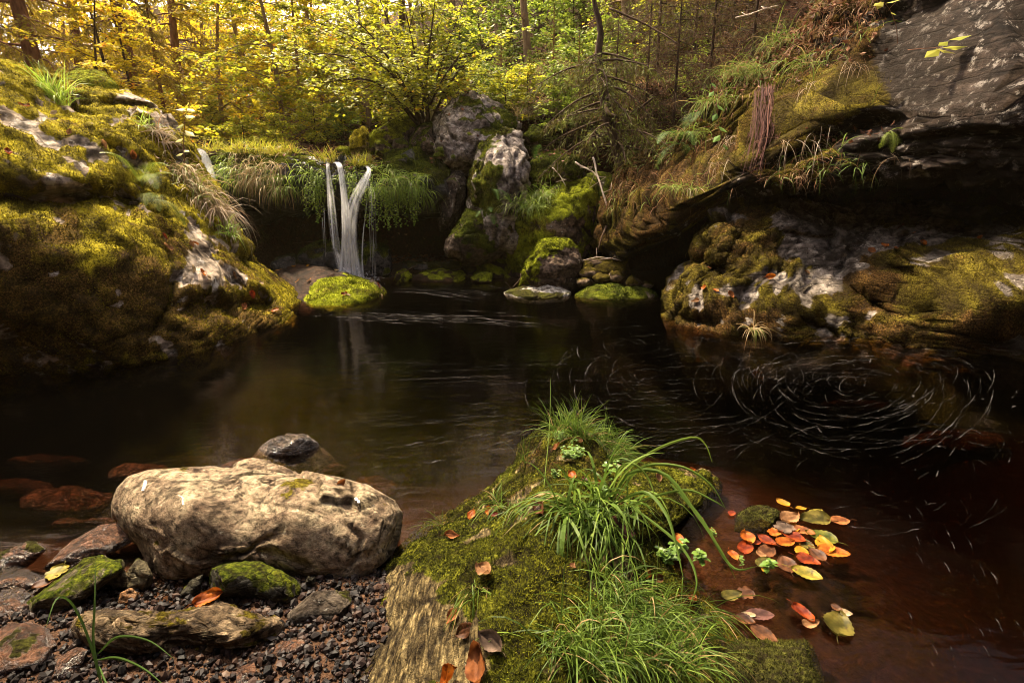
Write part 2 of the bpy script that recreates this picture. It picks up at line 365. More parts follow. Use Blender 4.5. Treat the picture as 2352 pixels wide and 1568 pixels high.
def radial(outl, c, M=1440):
    O = np.asarray(outl, float); A = O - c; B = np.roll(O, -1, 0) - c
    th_ = np.arange(M) / M * 2 * pi; D = np.stack([np.cos(th_), np.sin(th_)], -1); E = B - A
    den = D[:, None, 0] * E[None, :, 1] - D[:, None, 1] * E[None, :, 0]; den = np.where(np.abs(den) < 1e-9, 1e-9, den)
    t = (A[None, :, 0] * E[None, :, 1] - A[None, :, 1] * E[None, :, 0]) / den
    u = (A[None, :, 0] * D[:, None, 1] - A[None, :, 1] * D[:, None, 0]) / den
    ok = (t > 0) & (u >= -1e-6) & (u <= 1 + 1e-6); R = np.where(ok, t, 0).max(1)
    k = np.hanning(9); k /= k.sum(); R = np.convolve(np.concatenate([R[-4:], R, R[:4]]), k, 'valid')
    return lambda a: np.interp(np.mod(a, 2 * pi), np.concatenate([th_, [2 * pi]]), np.concatenate([R, R[:1]]))
SURF = {}; BRN = {}
def rock(key, name, label, cat, outl, ctrl, T=.4, p=2.6, lvl=5, amp=.05, freq=None, strata=0., sdir=(.15, .3, 1), sfreq=9., rdg=.0, carve=(), moss=0., mup=.5, patches=(), mth_=.02, mat=None, c=None, cuts=0, seed=0, group=None, mnoise=.9, mf=2.2, fine=.012, blk=None, Tb=None, brn=()):
    outl = np.asarray(outl, float); c = outl.mean(0) if c is None else np.array(c, float)
    v, Tri = ico(lvl); R = radial(outl, c)
    r = np.sqrt(v[:, 0] ** 2 + v[:, 2] ** 2); th_ = np.arctan2(-v[:, 2], v[:, 0]); s = v[:, 1]
    e = 2 / p; rr = r ** e; s = np.sign(s) * np.abs(s) ** e
    q = c + (R(th_) * rr)[:, None] * np.stack([np.cos(th_), np.sin(th_)], -1)
    cc = [(a, b, (yz(a, b, d[0]) if isinstance(d, tuple) else d)) for a, b, d in ctrl]
    Yc = np.array([x[2] for x in cc]); Y = np.clip(interp(cc)(q), Yc.min() - .35, Yc.max() + .5)
    P = at(q[:, 0], q[:, 1], Y + T + np.where(s < 0, T, T if Tb is None else Tb) * s)
    S = math.sqrt(np.ptp(P[:, 0]) * max(np.ptp(P[:, 2]), .5 * np.ptp(P[:, 1]))) 
    fq = freq or 1.7 / S; off = np.array([seed * 7.3, seed * 3.1, seed * 1.7])
    N = vnormals(P, Tri)
    rs = np.random.default_rng(seed + 100)
    if cuts:
        cen = P.mean(0)
        for k in range(cuts):
            n = unit(rs.normal(size=3) * (1, .6, 1) + np.array([0, -.5, .1])); h = (P - cen) @ n; mx = h.max(); lim = mx * rs.uniform(.72, .9)
            ex = np.maximum(h - lim, 0); P = P - n * (ex * .88)[:, None]
        N = vnormals(P, Tri)
    d = amp * S * fbm(P * fq + off, 6, .52)
    if rdg: d = d + rdg * S * (ridge(P * fq * 1.6 + off + 5, 5, .55) - .3)
    if strata:
        sd = unit(np.array(sdir, float)); w = (P @ sd) * sfreq + 1.2 * fbm(P * fq * 1.2 + off, 3); fr_ = w - np.floor(w)
        d = d + strata * (np.minimum(fr_ * 1.35, 1) - sstep(.8, 1, fr_)) * (0.5 + .8 * (fbm(P * fq * 2 + off + 9, 2) > -.1))
    crk = np.zeros(len(P))
    bn = unit(np.array(sdir, float)); bu = unit(np.cross(bn, (0.3, 1, .2))); bv = np.cross(bn, bu)
    for ba, bf, an, cw in (blk if blk is not None else [(.05 * S, 1.5 / S, 1.5, .06), (.014 * S, 5.5 / S, 1.8, .1)]):
        w3 = np.stack([P @ bu * bf, P @ bv * bf, P @ bn * bf * an], -1) + .35 * np.stack([fbm(P * bf * 1.3 + off + k * 13, 3) for k in range(3)], -1) + off
        F1, F2, ci, vc = worley(w3); e_ = np.exp(-((F2 - F1) / cw) ** 2); crk = np.maximum(crk, e_ * (fbm(P * bf * .9 + off + 3, 2) > -.25))
        d = d + ba * ((_JR[ci] - .5) + .38 * (vc * _JD[ci]).sum(1)) - ba * .18 * e_
    P = P + N * d[:, None]
    for pl, w, dep in carve:
        pq = np.stack(proj(P), -1); dd = polydist(pq, pl) + 0.35 * w * fbm(P * fq * 6, 2); front = v[:, 1] < .2
        P = P + unit(P - np.array([0, 0, HC])) * (dep * np.exp(-(dd / w) ** 2) * front)[:, None]
    N = vnormals(P, Tri)
    mk_ = moss + mup * N[:, 2] + mnoise * .5 * fbm(P * mf + off + 31, 5, .6)
    pq = np.stack(proj(P), -1)
    for (x, y, rx, ry, val) in patches:
        g = np.exp(-((((pq[:, 0] - x) / rx) ** 2 + ((pq[:, 1] - y) / ry) ** 2) * 1.2)); mk_ = mk_ + val * g
    mk_ = sstep(.25, .75, mk_)
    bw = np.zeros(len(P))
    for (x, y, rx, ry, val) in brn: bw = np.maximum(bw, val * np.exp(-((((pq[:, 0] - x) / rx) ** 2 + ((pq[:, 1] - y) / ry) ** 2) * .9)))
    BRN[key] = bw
    if mth_: P = P + N * (mth_ * mk_ * (.7 + .9 * fbm(P * 7 + off, 4)))[:, None]
    if fine: P = P + N * (fine * fbm(P * (14 / max(S, .4)) + off, 4))[:, None]
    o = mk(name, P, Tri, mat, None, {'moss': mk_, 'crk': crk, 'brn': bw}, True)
    tag(o, label, cat, group)
    N = vnormals(P, Tri); SURF[key] = (o, P, N, Tri, mk_); return o
def moss_fuzz(key, n, h=.02, w=.005, mat=None, lo=.45, up=.25, name='moss'):
    o, P, N, T, mk_ = SURF[key]
    ctr = P[T].mean(1); fn = np.cross(P[T[:, 1]] - P[T[:, 0]], P[T[:, 2]] - P[T[:, 0]]); ar = np.linalg.norm(fn, axis=1) / 2
    fnu = unit(fn); m3 = mk_[T].mean(1); tocam = unit(np.array([0, 0, HC]) - ctr); fc = (fnu * tocam).sum(1)
    dist = np.linalg.norm(ctr - np.array([0, 0, HC]), axis=1)
    px, py = proj(ctr); vis = (px > -150) & (px < 2500) & (py < 1700) & (ctr[:, 2] > -.03)
    wgt = ar * np.clip((m3 - lo) / (1 - lo), 0, 1) * (fc > -.35) * vis / dist
    if wgt.sum() <= 0: return
    k = rng.choice(len(T), n, p=wgt / wgt.sum()); b = rng.random((n, 2)); f = b.sum(1) > 1; b[f] = 1 - b[f]
    A, B, Cc = P[T[k, 0]], P[T[k, 1]], P[T[k, 2]]; p0 = A + b[:, :1] * (B - A) + b[:, 1:] * (Cc - A)
    nn = unit(fnu[k] + rng.normal(size=(n, 3)) * .55 + np.array([0, 0, up])); sd = unit(np.cross(nn, rng.normal(size=(n, 3))))
    hh = h * rng.uniform(.5, 1.3, n); ww = w * rng.uniform(.6, 1.4, n); p0 = p0 - fnu[k] * .003
    tip = p0 + nn * hh[:, None] + sd * (ww * rng.normal(size=n))[:, None]
    V = np.stack([p0 - sd * ww[:, None] / 2, p0 + sd * ww[:, None] / 2, tip], 1).reshape(-1, 3)
    tint = np.clip(.42 + .75 * fbm(p0 * 1.7, 5, .7) + rng.normal(size=n) * .2, 0, 1)
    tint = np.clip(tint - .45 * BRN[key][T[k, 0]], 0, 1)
    return mk(name, V, np.arange(3 * n).reshape(-1, 3), mat, o, {'tint': np.repeat(tint, 3)})
def surf(key, px, py):
    o, P, N, T, mk_ = SURF[key]; a, b = proj(P); vw = P - np.array([0, 0, HC]); ok = (N * vw).sum(1) < 0.02
    d = (a - px) ** 2 + (b - py) ** 2; d = np.where(ok, d, 1e12); k = np.argsort(d)[:6]
    k = k[np.argmin(np.linalg.norm(vw[k], axis=1))]; return P[k].copy(), N[k].copy()
def mossm(nm, sc=1.0, tr=.25):
    s = MOSS[nm]; return leaf_mat('moss_' + nm, [(.2, tuple(x * sc for x in s[0])), (.5, tuple(x * sc for x in s[1])), (.85, tuple(x * sc for x in s[2]))], tr, 1.0, .02)
MM = {k: mossm(k) for k in MOSS}
def stand(outl, Yb, lean):
    O = np.asarray(outl, float); cx = O[:, 0].mean(); y1, y0 = O[:, 1].max(), O[:, 1].min()
    return [(cx, y1, Yb), (cx - 60, y0, Yb + lean), (cx + 60, y0, Yb + lean)]
PALE = rock_mat((.30, .235, .20), (.46, .38, .32), (.62, .54, .46), 'gold', .5, (.66, .62, .55), scale=2.4, band=.4)
# --- big boulder at left
LB = [(-420, 60), (-200, 90), (0, 136), (37, 145), (70, 165), (88, 179), (103, 189), (136, 196), (176, 195), (249, 207), (293, 207), (330, 225), (355, 243), (372, 267), (392, 289), (416, 319), (440, 352), (462, 395), (490, 440), (518, 485), (549, 545), (596, 600), (652, 641), (688, 680), (702, 711), (694, 740), (650, 790), (590, 840), (500, 880), (400, 905), (200, 945), (0, 970), (-300, 1000), (-520, 700)]
rock('L', 'boulder', 'huge mossy boulder sloping down to the pool beside the waterfall, pale rock showing through', 'boulder', LB,
     [(0, 868, (0.,)), (300, 842, (0.,)), (520, 806, (0.,)), (650, 757, (0.,)), (690, 720, (.02,)), (-300, 880, 3.9), (100, 650, 4.2), (350, 650, 4.9), (550, 650, 5.75), (0, 480, 4.35), (200, 480, 4.9), (330, 480, 5.6), (450, 520, 6.2), (0, 300, 5.0), (200, 300, 6.0), (350, 300, 6.9), (0, 160, 5.9), (200, 215, 7.2), (440, 380, 7.2), (-300, 300, 4.4)],
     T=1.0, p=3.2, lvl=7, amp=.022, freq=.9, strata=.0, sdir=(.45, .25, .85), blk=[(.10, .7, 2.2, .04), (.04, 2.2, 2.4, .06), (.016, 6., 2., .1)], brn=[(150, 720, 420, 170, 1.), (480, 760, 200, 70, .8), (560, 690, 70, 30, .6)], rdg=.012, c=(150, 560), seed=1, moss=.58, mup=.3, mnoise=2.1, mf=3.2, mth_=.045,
     carve=[([(-60, 455), (60, 462), (180, 462), (265, 455), (305, 480)], 22, .5), ([(230, 240), (300, 243), (365, 248)], 7, .35), ([(400, 640), (385, 700), (350, 760)], 10, .18), ([(545, 650), (560, 690), (610, 700)], 22, .3), ([(440, 700), (520, 712), (590, 715)], 22, .28), ([(90, 190), (150, 260), (240, 330), (300, 400)], 14, .14), ([(460, 470), (500, 540), (560, 610)], 10, .12)],
     patches=[(320, 222, 55, 22, -.78), (365, 275, 38, 45, -.78), (60, 270, 60, 35, -0.34), (140, 330, 70, 20, -0.37), (20, 255, 45, 40, -0.31), (90, 390, 70, 22, -0.37), (470, 600, 40, 45, -.78), (440, 540, 30, 30, -.78), (420, 650, 30, 30, -.78), (540, 640, 22, 22, -.78), (180, 300, 80, 22, -0.21), (640, 690, 60, 60, .5), (250, 560, 150, 80, .25), (180, 730, 300, 110, .3), (420, 760, 160, 60, .25), (40, 180, 60, 30, .4), (100, 800, 200, 30, .2)],
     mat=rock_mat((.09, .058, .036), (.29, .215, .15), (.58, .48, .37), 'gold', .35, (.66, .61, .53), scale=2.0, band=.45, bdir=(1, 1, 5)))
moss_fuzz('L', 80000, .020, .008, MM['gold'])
# --- waterfall ledge with hollow below
LE = [(425, 385), (470, 350), (520, 343), (600, 345), (680, 353), (745, 374), (850, 383), (900, 366), (960, 353), (1000, 368), (1030, 400), (1040, 450), (1010, 495), (960, 488), (900, 486), (835, 480), (760, 488), (700, 497), (640, 508), (600, 520), (565, 500), (530, 470), (470, 440)]
rock('E', 'rock_ledge', 'dark wet rock ledge that the waterfall spills over, hollow underneath', 'rock ledge', LE,
     [(480, 400, 9.3), (600, 420, 8.9), (780, 440, 8.75), (900, 430, 8.7), (1010, 420, 8.8), (600, 505, 9.2), (780, 480, 8.95), (960, 480, 9.0), (750, 375, 8.85), (600, 350, 9.3), (950, 360, 9.2)],
     T=.9, p=3.4, lvl=6, amp=.03, freq=1.6, rdg=.02, sdir=(.1, -.4, 1), blk=[(.14, 1.3, 1.6, .09), (.05, 4, 1.6, .12)], seed=2, moss=-.12, mup=.95, mnoise=.9, c=(770, 430), patches=[(630, 470, 60, 30, .3), (560, 370, 100, 30, .4), (930, 400, 80, 40, .4), (1010, 420, 40, 40, .2)],
     mat=rock_mat((.012, .010, .010), (.035, .030, .028), (.085, .075, .07), 'green', .12, (.3, .28, .24), rough=.28, scale=3., bump=.9))
moss_fuzz('E', 9000, .035, .012, MM['green'])
# --- big overhanging cliff, right
CL = [(1372, 572), (1405, 600), (1450, 590), (1500, 552), (1571, 505), (1640, 466), (1708, 434), (1800, 424), (1900, 418), (2019, 414), (2200, 416), (2352, 424), (2700, 440), (3000, 200), (2900, -350), (2400, -330), (2080, -130), (1960, -40), (1880, 40), (1800, 110), (1700, 190), (1600, 275), (1500, 350), (1440, 400), (1405, 455), (1385, 520)]
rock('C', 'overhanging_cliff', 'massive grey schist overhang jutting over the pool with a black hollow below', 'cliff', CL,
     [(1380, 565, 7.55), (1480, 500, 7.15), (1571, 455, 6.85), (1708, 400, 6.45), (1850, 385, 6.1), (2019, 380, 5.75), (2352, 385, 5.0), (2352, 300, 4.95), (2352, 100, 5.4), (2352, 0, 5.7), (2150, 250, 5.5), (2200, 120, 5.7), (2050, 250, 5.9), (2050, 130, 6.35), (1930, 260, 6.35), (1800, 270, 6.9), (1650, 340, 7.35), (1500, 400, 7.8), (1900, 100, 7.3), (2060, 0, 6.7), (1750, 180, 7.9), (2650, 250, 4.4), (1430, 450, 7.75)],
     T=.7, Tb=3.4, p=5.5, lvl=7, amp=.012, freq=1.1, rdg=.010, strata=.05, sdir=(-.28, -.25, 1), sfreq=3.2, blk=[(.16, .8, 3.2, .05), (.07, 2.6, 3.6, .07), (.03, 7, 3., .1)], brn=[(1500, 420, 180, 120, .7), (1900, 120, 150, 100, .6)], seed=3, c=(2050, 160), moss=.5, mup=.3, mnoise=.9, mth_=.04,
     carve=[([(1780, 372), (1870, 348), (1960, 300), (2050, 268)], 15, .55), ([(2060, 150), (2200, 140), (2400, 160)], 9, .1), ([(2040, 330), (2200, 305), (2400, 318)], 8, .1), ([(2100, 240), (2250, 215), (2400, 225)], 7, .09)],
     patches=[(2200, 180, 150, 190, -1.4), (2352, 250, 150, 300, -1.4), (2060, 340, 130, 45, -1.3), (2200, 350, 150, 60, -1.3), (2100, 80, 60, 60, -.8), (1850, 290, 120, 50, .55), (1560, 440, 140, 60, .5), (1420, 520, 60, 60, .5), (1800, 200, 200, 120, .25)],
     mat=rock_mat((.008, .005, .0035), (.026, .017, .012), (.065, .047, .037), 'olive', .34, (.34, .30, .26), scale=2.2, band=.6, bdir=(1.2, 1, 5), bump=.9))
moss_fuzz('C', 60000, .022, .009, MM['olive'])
# --- boulder at right, white lichen
RB = [(1535, 704), (1550, 655), (1578, 628), (1610, 612), (1606, 575), (1618, 535), (1632, 507), (1661, 485), (1697, 468), (1741, 460), (1777, 459), (1838, 465), (1959, 474), (2059, 466), (2160, 470), (2241, 482), (2321, 492), (2700, 520), (2950, 700), (2850, 1000), (2352, 930), (2160, 915), (1983, 880), (1737, 870), (1600, 840), (1540, 800), (1528, 750)]
rock('R', 'boulder', 'broad boulder under the overhang, white lichen on top and brown moss below', 'boulder', RB,
     [(1545, 742, (.01,)), (1640, 763, (0.,)), (1737, 770, (0.,)), (1880, 773, (0.,)), (1983, 777, (0.,)), (2080, 797, (0.,)), (2160, 808, (0.,)), (2352, 823, (0.,)), (1570, 660, 5.85), (1640, 660, 5.75), (1750, 690, 5.4), (1850, 620, 5.75), (1650, 540, 6.0), (1720, 490, 6.3), (1850, 500, 6.4), (1960, 486, 6.8), (2000, 600, 5.8), (2100, 640, 5.3), (2250, 640, 4.75), (2241, 500, 6.3), (2352, 640, 4.55), (2352, 540, 5.2), (2100, 540, 6.0), (2700, 640, 4.2)],
     T=.6, Tb=1.5, p=3.4, lvl=7, amp=.022, freq=1.4, rdg=.02, strata=.0, sdir=(-.2, -.5, 1), blk=[(.12, .8, 2., .04), (.045, 2.6, 2.2, .07), (.018, 7, 2., .12)], brn=[(2000, 640, 80, 60, .9), (1750, 740, 180, 40, .8), (2200, 770, 200, 60, .7), (1700, 560, 90, 60, .6)], seed=4, c=(1990, 660), moss=.62, mup=-.02, mnoise=1.7, mf=3., mth_=.05,
     carve=[([(1905, 500), (1912, 540), (1900, 575)], 8, .22), ([(1800, 530), (1860, 545), (1910, 545)], 5, .12), ([(1975, 560), (1940, 590), (1925, 630)], 8, .16), ([(1620, 600), (1640, 620), (1660, 625)], 14, .25), ([(1960, 650), (1990, 690), (2015, 700)], 12, .25), ([(2080, 540), (2055, 600), (2070, 660), (2040, 720)], 10, .18), ([(1640, 745), (1600, 740), (1570, 730)], 12, .2), ([(1850, 745), (1900, 755), (1920, 770)], 8, .14)],
     patches=[(1850, 520, 70, 50, -0.82), (1980, 545, 75, 60, -0.75), (1930, 590, 50, 35, -0.68), (2080, 485, 160, 16, -0.88), (2200, 540, 110, 20, -0.68), (1880, 650, 70, 30, -0.51), (1680, 672, 60, 14, -0.62), (2300, 580, 40, 25, -0.47), (1660, 510, 30, 12, -0.41), (1780, 630, 30, 14, -0.34), (1700, 560, 80, 60, .4), (2150, 680, 140, 90, .4), (1990, 640, 60, 50, .4), (1560, 710, 30, 50, .5)],
     mat=rock_mat((.05, .036, .028), (.19, .155, .125), (.36, .31, .26), 'olive', .42, (.46, .40, .33), scale=2.6, band=.35, bdir=(1, 1, 5), bump=.9))
moss_fuzz('R', 60000, .018, .007, MM['olive'])
# --- middle rocks
BR = rock_mat((.045, .03, .022), (.12, .085, .062), (.23, .17, .125), 'green', .15, (.42, .38, .30), scale=4)
GRY = rock_mat((.10, .075, .060), (.28, .230, .195), (.46, .40, .35), 'green', .32, (.56, .51, .45), scale=3, band=.45, bdir=(2.5, 1, 4))
WET = rock_mat((.016, .012, .012), (.045, .035, .033), (.10, .085, .08), 'dark', 0, rough=.16, scale=5, bump=.9)
WBR = rock_mat((.009, .005, .003), (.030, .015, .008), (.060, .032, .018), 'lime', 0, rough=.8, scale=4)
BMO = rock_mat((.05, .035, .025), (.13, .09, .06), (.24, .17, .12), 'lime', .1, scale=4)
def mid(key, label, outl, Yb, lean, mat, T=.35, lvl=5, name='boulder', cat='boulder', fz=0, fm='green', group=None, **k):
    k.setdefault('rdg', .015); k.setdefault('cuts', 5); k.setdefault('mf', 3.); k['moss'] = k.get('moss', 0) + .27; k.setdefault('mnoise', 1.3)
    k.setdefault('seed', len(SURF) + 3)
    rock(key, name, label, cat, outl, stand(outl, Yb, lean) if not isinstance(Yb, list) else Yb, T=T, lvl=lvl, mat=mat, group=group, **k)
    if fz: moss_fuzz(key, fz, .022, .008, MM[fm])
mid('wetb', 'dark wet boulder that the falling water lands on', [(680, 605), (691, 572), (735, 553), (780, 545), (830, 553), (885, 572), (899, 600), (897, 650), (880, 690), (690, 690)], 8.5, .2, rock_mat((.016, .014, .013), (.05, .042, .038), (.11, .10, .095), 'green', 0, rough=.2, scale=5, bump=.9), T=.3, moss=.0, mup=.5, fz=3500, fm='dark')
mid('wets', 'small shiny black stone in the hollow left of the waterfall', [(622, 608), (640, 588), (670, 583), (695, 596), (694, 630), (628, 632)], 8.6, .1, WET, T=.2, lvl=4, name='stone', cat='stone')
mid('brown', 'brown wet boulder at the foot of the falls, bright moss on its tip', [(624, 628), (647, 607), (680, 601), (713, 607), (757, 617), (812, 632), (852, 647), (889, 665), (908, 685), (880, 715), (794, 735), (700, 735), (650, 700)], [(790, 703, 6.62), (880, 684, 7.0), (700, 697, 6.75), (650, 640, 7.9), (740, 640, 7.5), (820, 655, 7.15)], 0, WBR, T=.45, lvl=6, moss=-.45, mup=.15, cuts=2, patches=[(800, 668, 85, 40, 1.2), (745, 690, 40, 30, .8), (850, 680, 60, 26, .9), (660, 640, 50, 40, -.6)], fz=9000, fm='lime', amp=.03)
mid('lowA', 'small brown stone on the far shore right of the falls', [(903, 650), (912, 625), (930, 619), (945, 632), (952, 660), (905, 665)], 8.35, .05, WBR, T=.15, lvl=4, name='stone', cat='stone')
mid('lowB', 'long flat mossy stone on the far shore under the dark hollow', [(938, 642), (960, 627), (1000, 620), (1060, 624), (1074, 638), (1060, 662), (950, 664)], 8.15, .3, WBR, T=.25, lvl=4, name='stone', cat='stone', moss=-.12, fz=1500)
mid('lowC', 'small flat stone on the far shore below the round mossy boulder', [(1077, 640), (1100, 626), (1130, 628), (1130, 652), (1085, 655)], 8.1, .2, WBR, T=.15, lvl=4, name='stone', cat='stone', moss=-.12)
mid('lowD', 'reddish brown rock between the round and the grassy boulder', [(1085, 632), (1105, 598), (1125, 588), (1165, 600), (1190, 640), (1170, 662), (1100, 658)], 8.5, .2, WBR, T=.3, lvl=4, moss=.05, name='rock', cat='rock')
for i, (x, y, w, h) in enumerate([(915, 645, 22, 12), (965, 612, 26, 12), (1000, 612, 22, 12), (1035, 614, 26, 13), (940, 610, 22, 12), (1075, 620, 20, 12), (890, 640, 18, 10)]):
    th_ = np.linspace(0, 2 * pi, 9)[:-1]; O = np.stack([x + w * np.cos(th_) * rng.uniform(.8, 1.15, 8), y + h * np.sin(th_) * rng.uniform(.8, 1.15, 8)], -1)
    mid('sh%d' % i, 'small dark wet stone among the stones on the shore right of the waterfall', O, 8.6, .1, WET, T=.12, lvl=3, name='stone', cat='stone', group='wet stones on the far shore')
mid('grey', 'large grey boulder with mossy right side, highest in the middle of the rock pile', [(990, 292), (1006, 264), (1038, 240), (1073, 223), (1112, 226), (1148, 233), (1191, 252), (1200, 290), (1195, 335), (1150, 365), (1098, 368), (1084, 398), (1055, 401), (1026, 379), (1004, 340)], [(1040, 330, 9.2), (1075, 395, 9.3), (1075, 235, 9.9), (1180, 270, 9.6), (1190, 340, 9.2)], 0, GRY, T=.7, lvl=6, moss=-.25, mup=.35, patches=[(1150, 290, 60, 50, .6), (1080, 235, 40, 14, .45), (1010, 385, 40, 30, .5)], strata=.05, sdir=(.6, .3, 1), sfreq=6, fz=4500, amp=.03, cuts=4)
mid('slab', 'tall upright slab of grey and mossy rock in front of the big grey boulder', [(1075, 470), (1078, 430), (1092, 373), (1102, 335), (1130, 318), (1158, 301), (1191, 303), (1204, 335), (1213, 385), (1207, 440), (1200, 520), (1190, 575), (1120, 575), (1070, 530)], [(1180, 400, 8.35), (1110, 400, 8.5), (1150, 310, 8.9), (1130, 550, 8.35), (1190, 550, 8.3)], 0, GRY, T=.4, p=3.4, lvl=6, moss=-.12, mup=.2, patches=[(1110, 420, 45, 110, .62), (1185, 400, 30, 90, -.5), (1165, 305, 30, 8, .3)], strata=.04, sdir=(1, .2, -.1), sfreq=7, fz=4500, fm='olive', amp=.025, cuts=3)
mid('smb', 'brown boulder with pale patches wedged between the ledge and the slab', [(1005, 420), (1012, 405), (1040, 391), (1060, 391), (1072, 412), (1068, 450), (1058, 495), (1040, 530), (1010, 530), (1012, 470)], 8.95, .2, rock_mat((.04, .028, .022), (.11, .08, .06), (.2, .15, .11), 'green', .3, (.5, .45, .36), scale=4), T=.35, moss=-.3, cuts=6)
mid('rnd', 'rounded boulder with green moss above the far shore', [(1020, 575), (1024, 550), (1046, 522), (1070, 480), (1099, 485), (1140, 475), (1163, 520), (1172, 570), (1158, 598), (1105, 606), (1061, 614), (1035, 607)], [(1090, 605, 8.3), (1060, 530, 8.25), (1110, 480, 8.5), (1160, 560, 8.5)], 0, BR, T=.4, lvl=6, moss=.2, mup=.5, fz=4000, patches=[(1035, 550, 30, 30, -.4)], cuts=3)
mid('grass', 'grass topped mossy boulder right of the upright slab', [(1165, 475), (1185, 460), (1209, 452), (1253, 438), (1312, 421), (1345, 409), (1367, 420), (1371, 454), (1356, 531), (1350, 580), (1340, 640), (1260, 665), (1175, 665), (1164, 600), (1168, 540)], [(1180, 640, 8.2), (1200, 520, 8.0), (1290, 500, 8.1), (1340, 450, 8.4), (1220, 460, 8.4), (1340, 600, 8.2)], 0, BMO, T=.45, p=3, lvl=6, moss=.3, mup=.35, patches=[(1185, 560, 40, 90, .55), (1340, 430, 40, 40, .4), (1310, 520, 35, 40, -.5)], fz=9000, fm='lime', cuts=3)
mid('tri', 'dark brown triangular boulder with moss along its left edge', [(1197, 656), (1198, 620), (1218, 587), (1244, 554), (1262, 539), (1292, 540), (1325, 572), (1342, 605), (1330, 641), (1312, 690), (1251, 700), (1197, 690)], [(1270, 665, 7.3), (1225, 620, 7.3), (1280, 550, 7.5), (1330, 620, 7.4), (1200, 660, 7.4)], 0, BMO, T=.25, lvl=6, moss=-.35, mup=.3, patches=[(1215, 610, 35, 70, .9), (1270, 555, 55, 35, .9)], fz=4500, fm='lime', cuts=6)
mid('flat1', 'flat pale topped stone lying in the water before the triangular boulder', [(1160, 674), (1200, 660), (1245, 653), (1285, 657), (1316, 672), (1300, 692), (1230, 695), (1170, 692)], 6.95, .35, rock_mat((.1, .09, .07), (.3, .27, .23), (.5, .46, .4), 'dark', .4, scale=5), T=.2, lvl=5, name='stone', cat='stone', moss=-.05, patches=[(1255, 662, 40, 10, -.7)], cuts=1)
mid('flat2', 'low green mossy stone at the water in front of the stone rubble', [(1312, 678), (1345, 664), (1400, 654), (1430, 659), (1470, 661), (1500, 671), (1518, 686), (1480, 702), (1330, 702)], 6.85, .4, BR, T=.25, lvl=5, name='stone', cat='stone', moss=.02, fz=3500, fm='green', cuts=0)
mid('peb', 'round dark stone at the waterline left of the lichen boulder', [(1518, 690), (1522, 672), (1535, 664), (1552, 672), (1560, 700), (1525, 702)], 6.85, .05, WBR, T=.15, lvl=4, name='stone', cat='stone')
for i, (x, y, w, h) in enumerate([(1368, 602, 30, 11), (1395, 618, 34, 14), (1352, 628, 26, 13), (1382, 640, 26, 11), (1412, 636, 22, 15), (1340, 648, 20, 10), (1350, 612, 22, 10), (1405, 602, 22, 9), (1455, 650, 22, 15), (1485, 655, 18, 10)]):
    th_ = np.linspace(0, 2 * pi, 8)[:-1]; O = np.stack([x + w * np.cos(th_) * rng.uniform(.75, 1.2, 7), y + h * np.sin(th_) * rng.uniform(.75, 1.2, 7)], -1)
    mid('rb%d' % i, 'tan angular stone in the rubble between the triangular boulder and the overhang', O, yz(x, y + h, .12 + .0045 * (655 - y - h)), .1, rock_mat((.09, .06, .04), (.21, .145, .09), (.33, .24, .16), 'olive', .1, scale=6), T=.12, lvl=3, name='stone', cat='stone', group='rubble stones under the overhang', cuts=6)
mid('stnd', 'brown mossy stone standing in the rubble under the overhang', [(1394, 660), (1397, 610), (1414, 590), (1440, 587), (1452, 640), (1445, 668)], 7.35, .2, rock_mat((.03, .02, .015), (.08, .05, .03), (.14, .1, .06), 'olive', 0, scale=6), T=.2, lvl=4, name='stone', cat='stone', moss=.05)
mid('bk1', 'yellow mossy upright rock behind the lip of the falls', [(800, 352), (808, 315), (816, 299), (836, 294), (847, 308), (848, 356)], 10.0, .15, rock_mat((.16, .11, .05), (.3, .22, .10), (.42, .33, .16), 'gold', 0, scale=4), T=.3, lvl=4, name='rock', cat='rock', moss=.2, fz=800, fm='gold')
mid('bk2', 'long moss capped boulder behind the falls at the foot of the hazel', [(843, 330), (847, 312), (865, 292), (909, 272), (942, 274), (960, 293), (955, 325), (900, 352), (850, 352)], 10.0, .3, BMO, T=.4, lvl=5, moss=.02, mup=.6, fz=3500, fm='lime')
mid('bk3', 'little mossy rock low behind the falls under the moss capped boulder', [(860, 358), (861, 326), (880, 321), (898, 338), (898, 362)], 9.75, .1, BMO, T=.2, lvl=4, name='rock', cat='rock', moss=.2, fz=500, fm='lime')
mid('bk4', 'small bare grey rock in the row behind the falls', [(899, 362), (903, 322), (925, 314), (940, 330), (938, 362)], 9.7, .1, BR, T=.25, lvl=4, name='rock', cat='rock', moss=-.1)
mid('bk5', 'dark rock with mossy ridges leaning against the large grey boulder', [(928, 358), (945, 320), (972, 285), (994, 277), (1000, 330), (1010, 360), (960, 366)], 9.6, .25, BR, T=.35, lvl=5, moss=.0, mup=.4, fz=1500)
mid('bk6', 'small yellow mossy stone at far left of the row behind the falls', [(762, 356), (780, 338), (800, 340), (806, 360)], 9.8, .1, BMO, T=.2, lvl=4, name='rock', cat='rock', moss=.3, fz=400, fm='gold')
mid('bk7', 'small reddish stone sitting at the lower left of the large grey boulder', [(996, 365), (1003, 341), (1015, 339), (1020, 365)], 9.15, .05, rock_mat((.1, .06, .05), (.2, .13, .11), (.3, .2, .17), 'green', 0), T=.12, lvl=4, name='stone', cat='stone')
mid('mr1', 'low mossy rock right behind the upright slab', [(1210, 430), (1218, 375), (1240, 352), (1285, 343), (1325, 358), (1345, 400), (1300, 440)], 8.7, .3, BR, T=.4, lvl=5, moss=.4, fz=3500, name='rock', cat='rock')
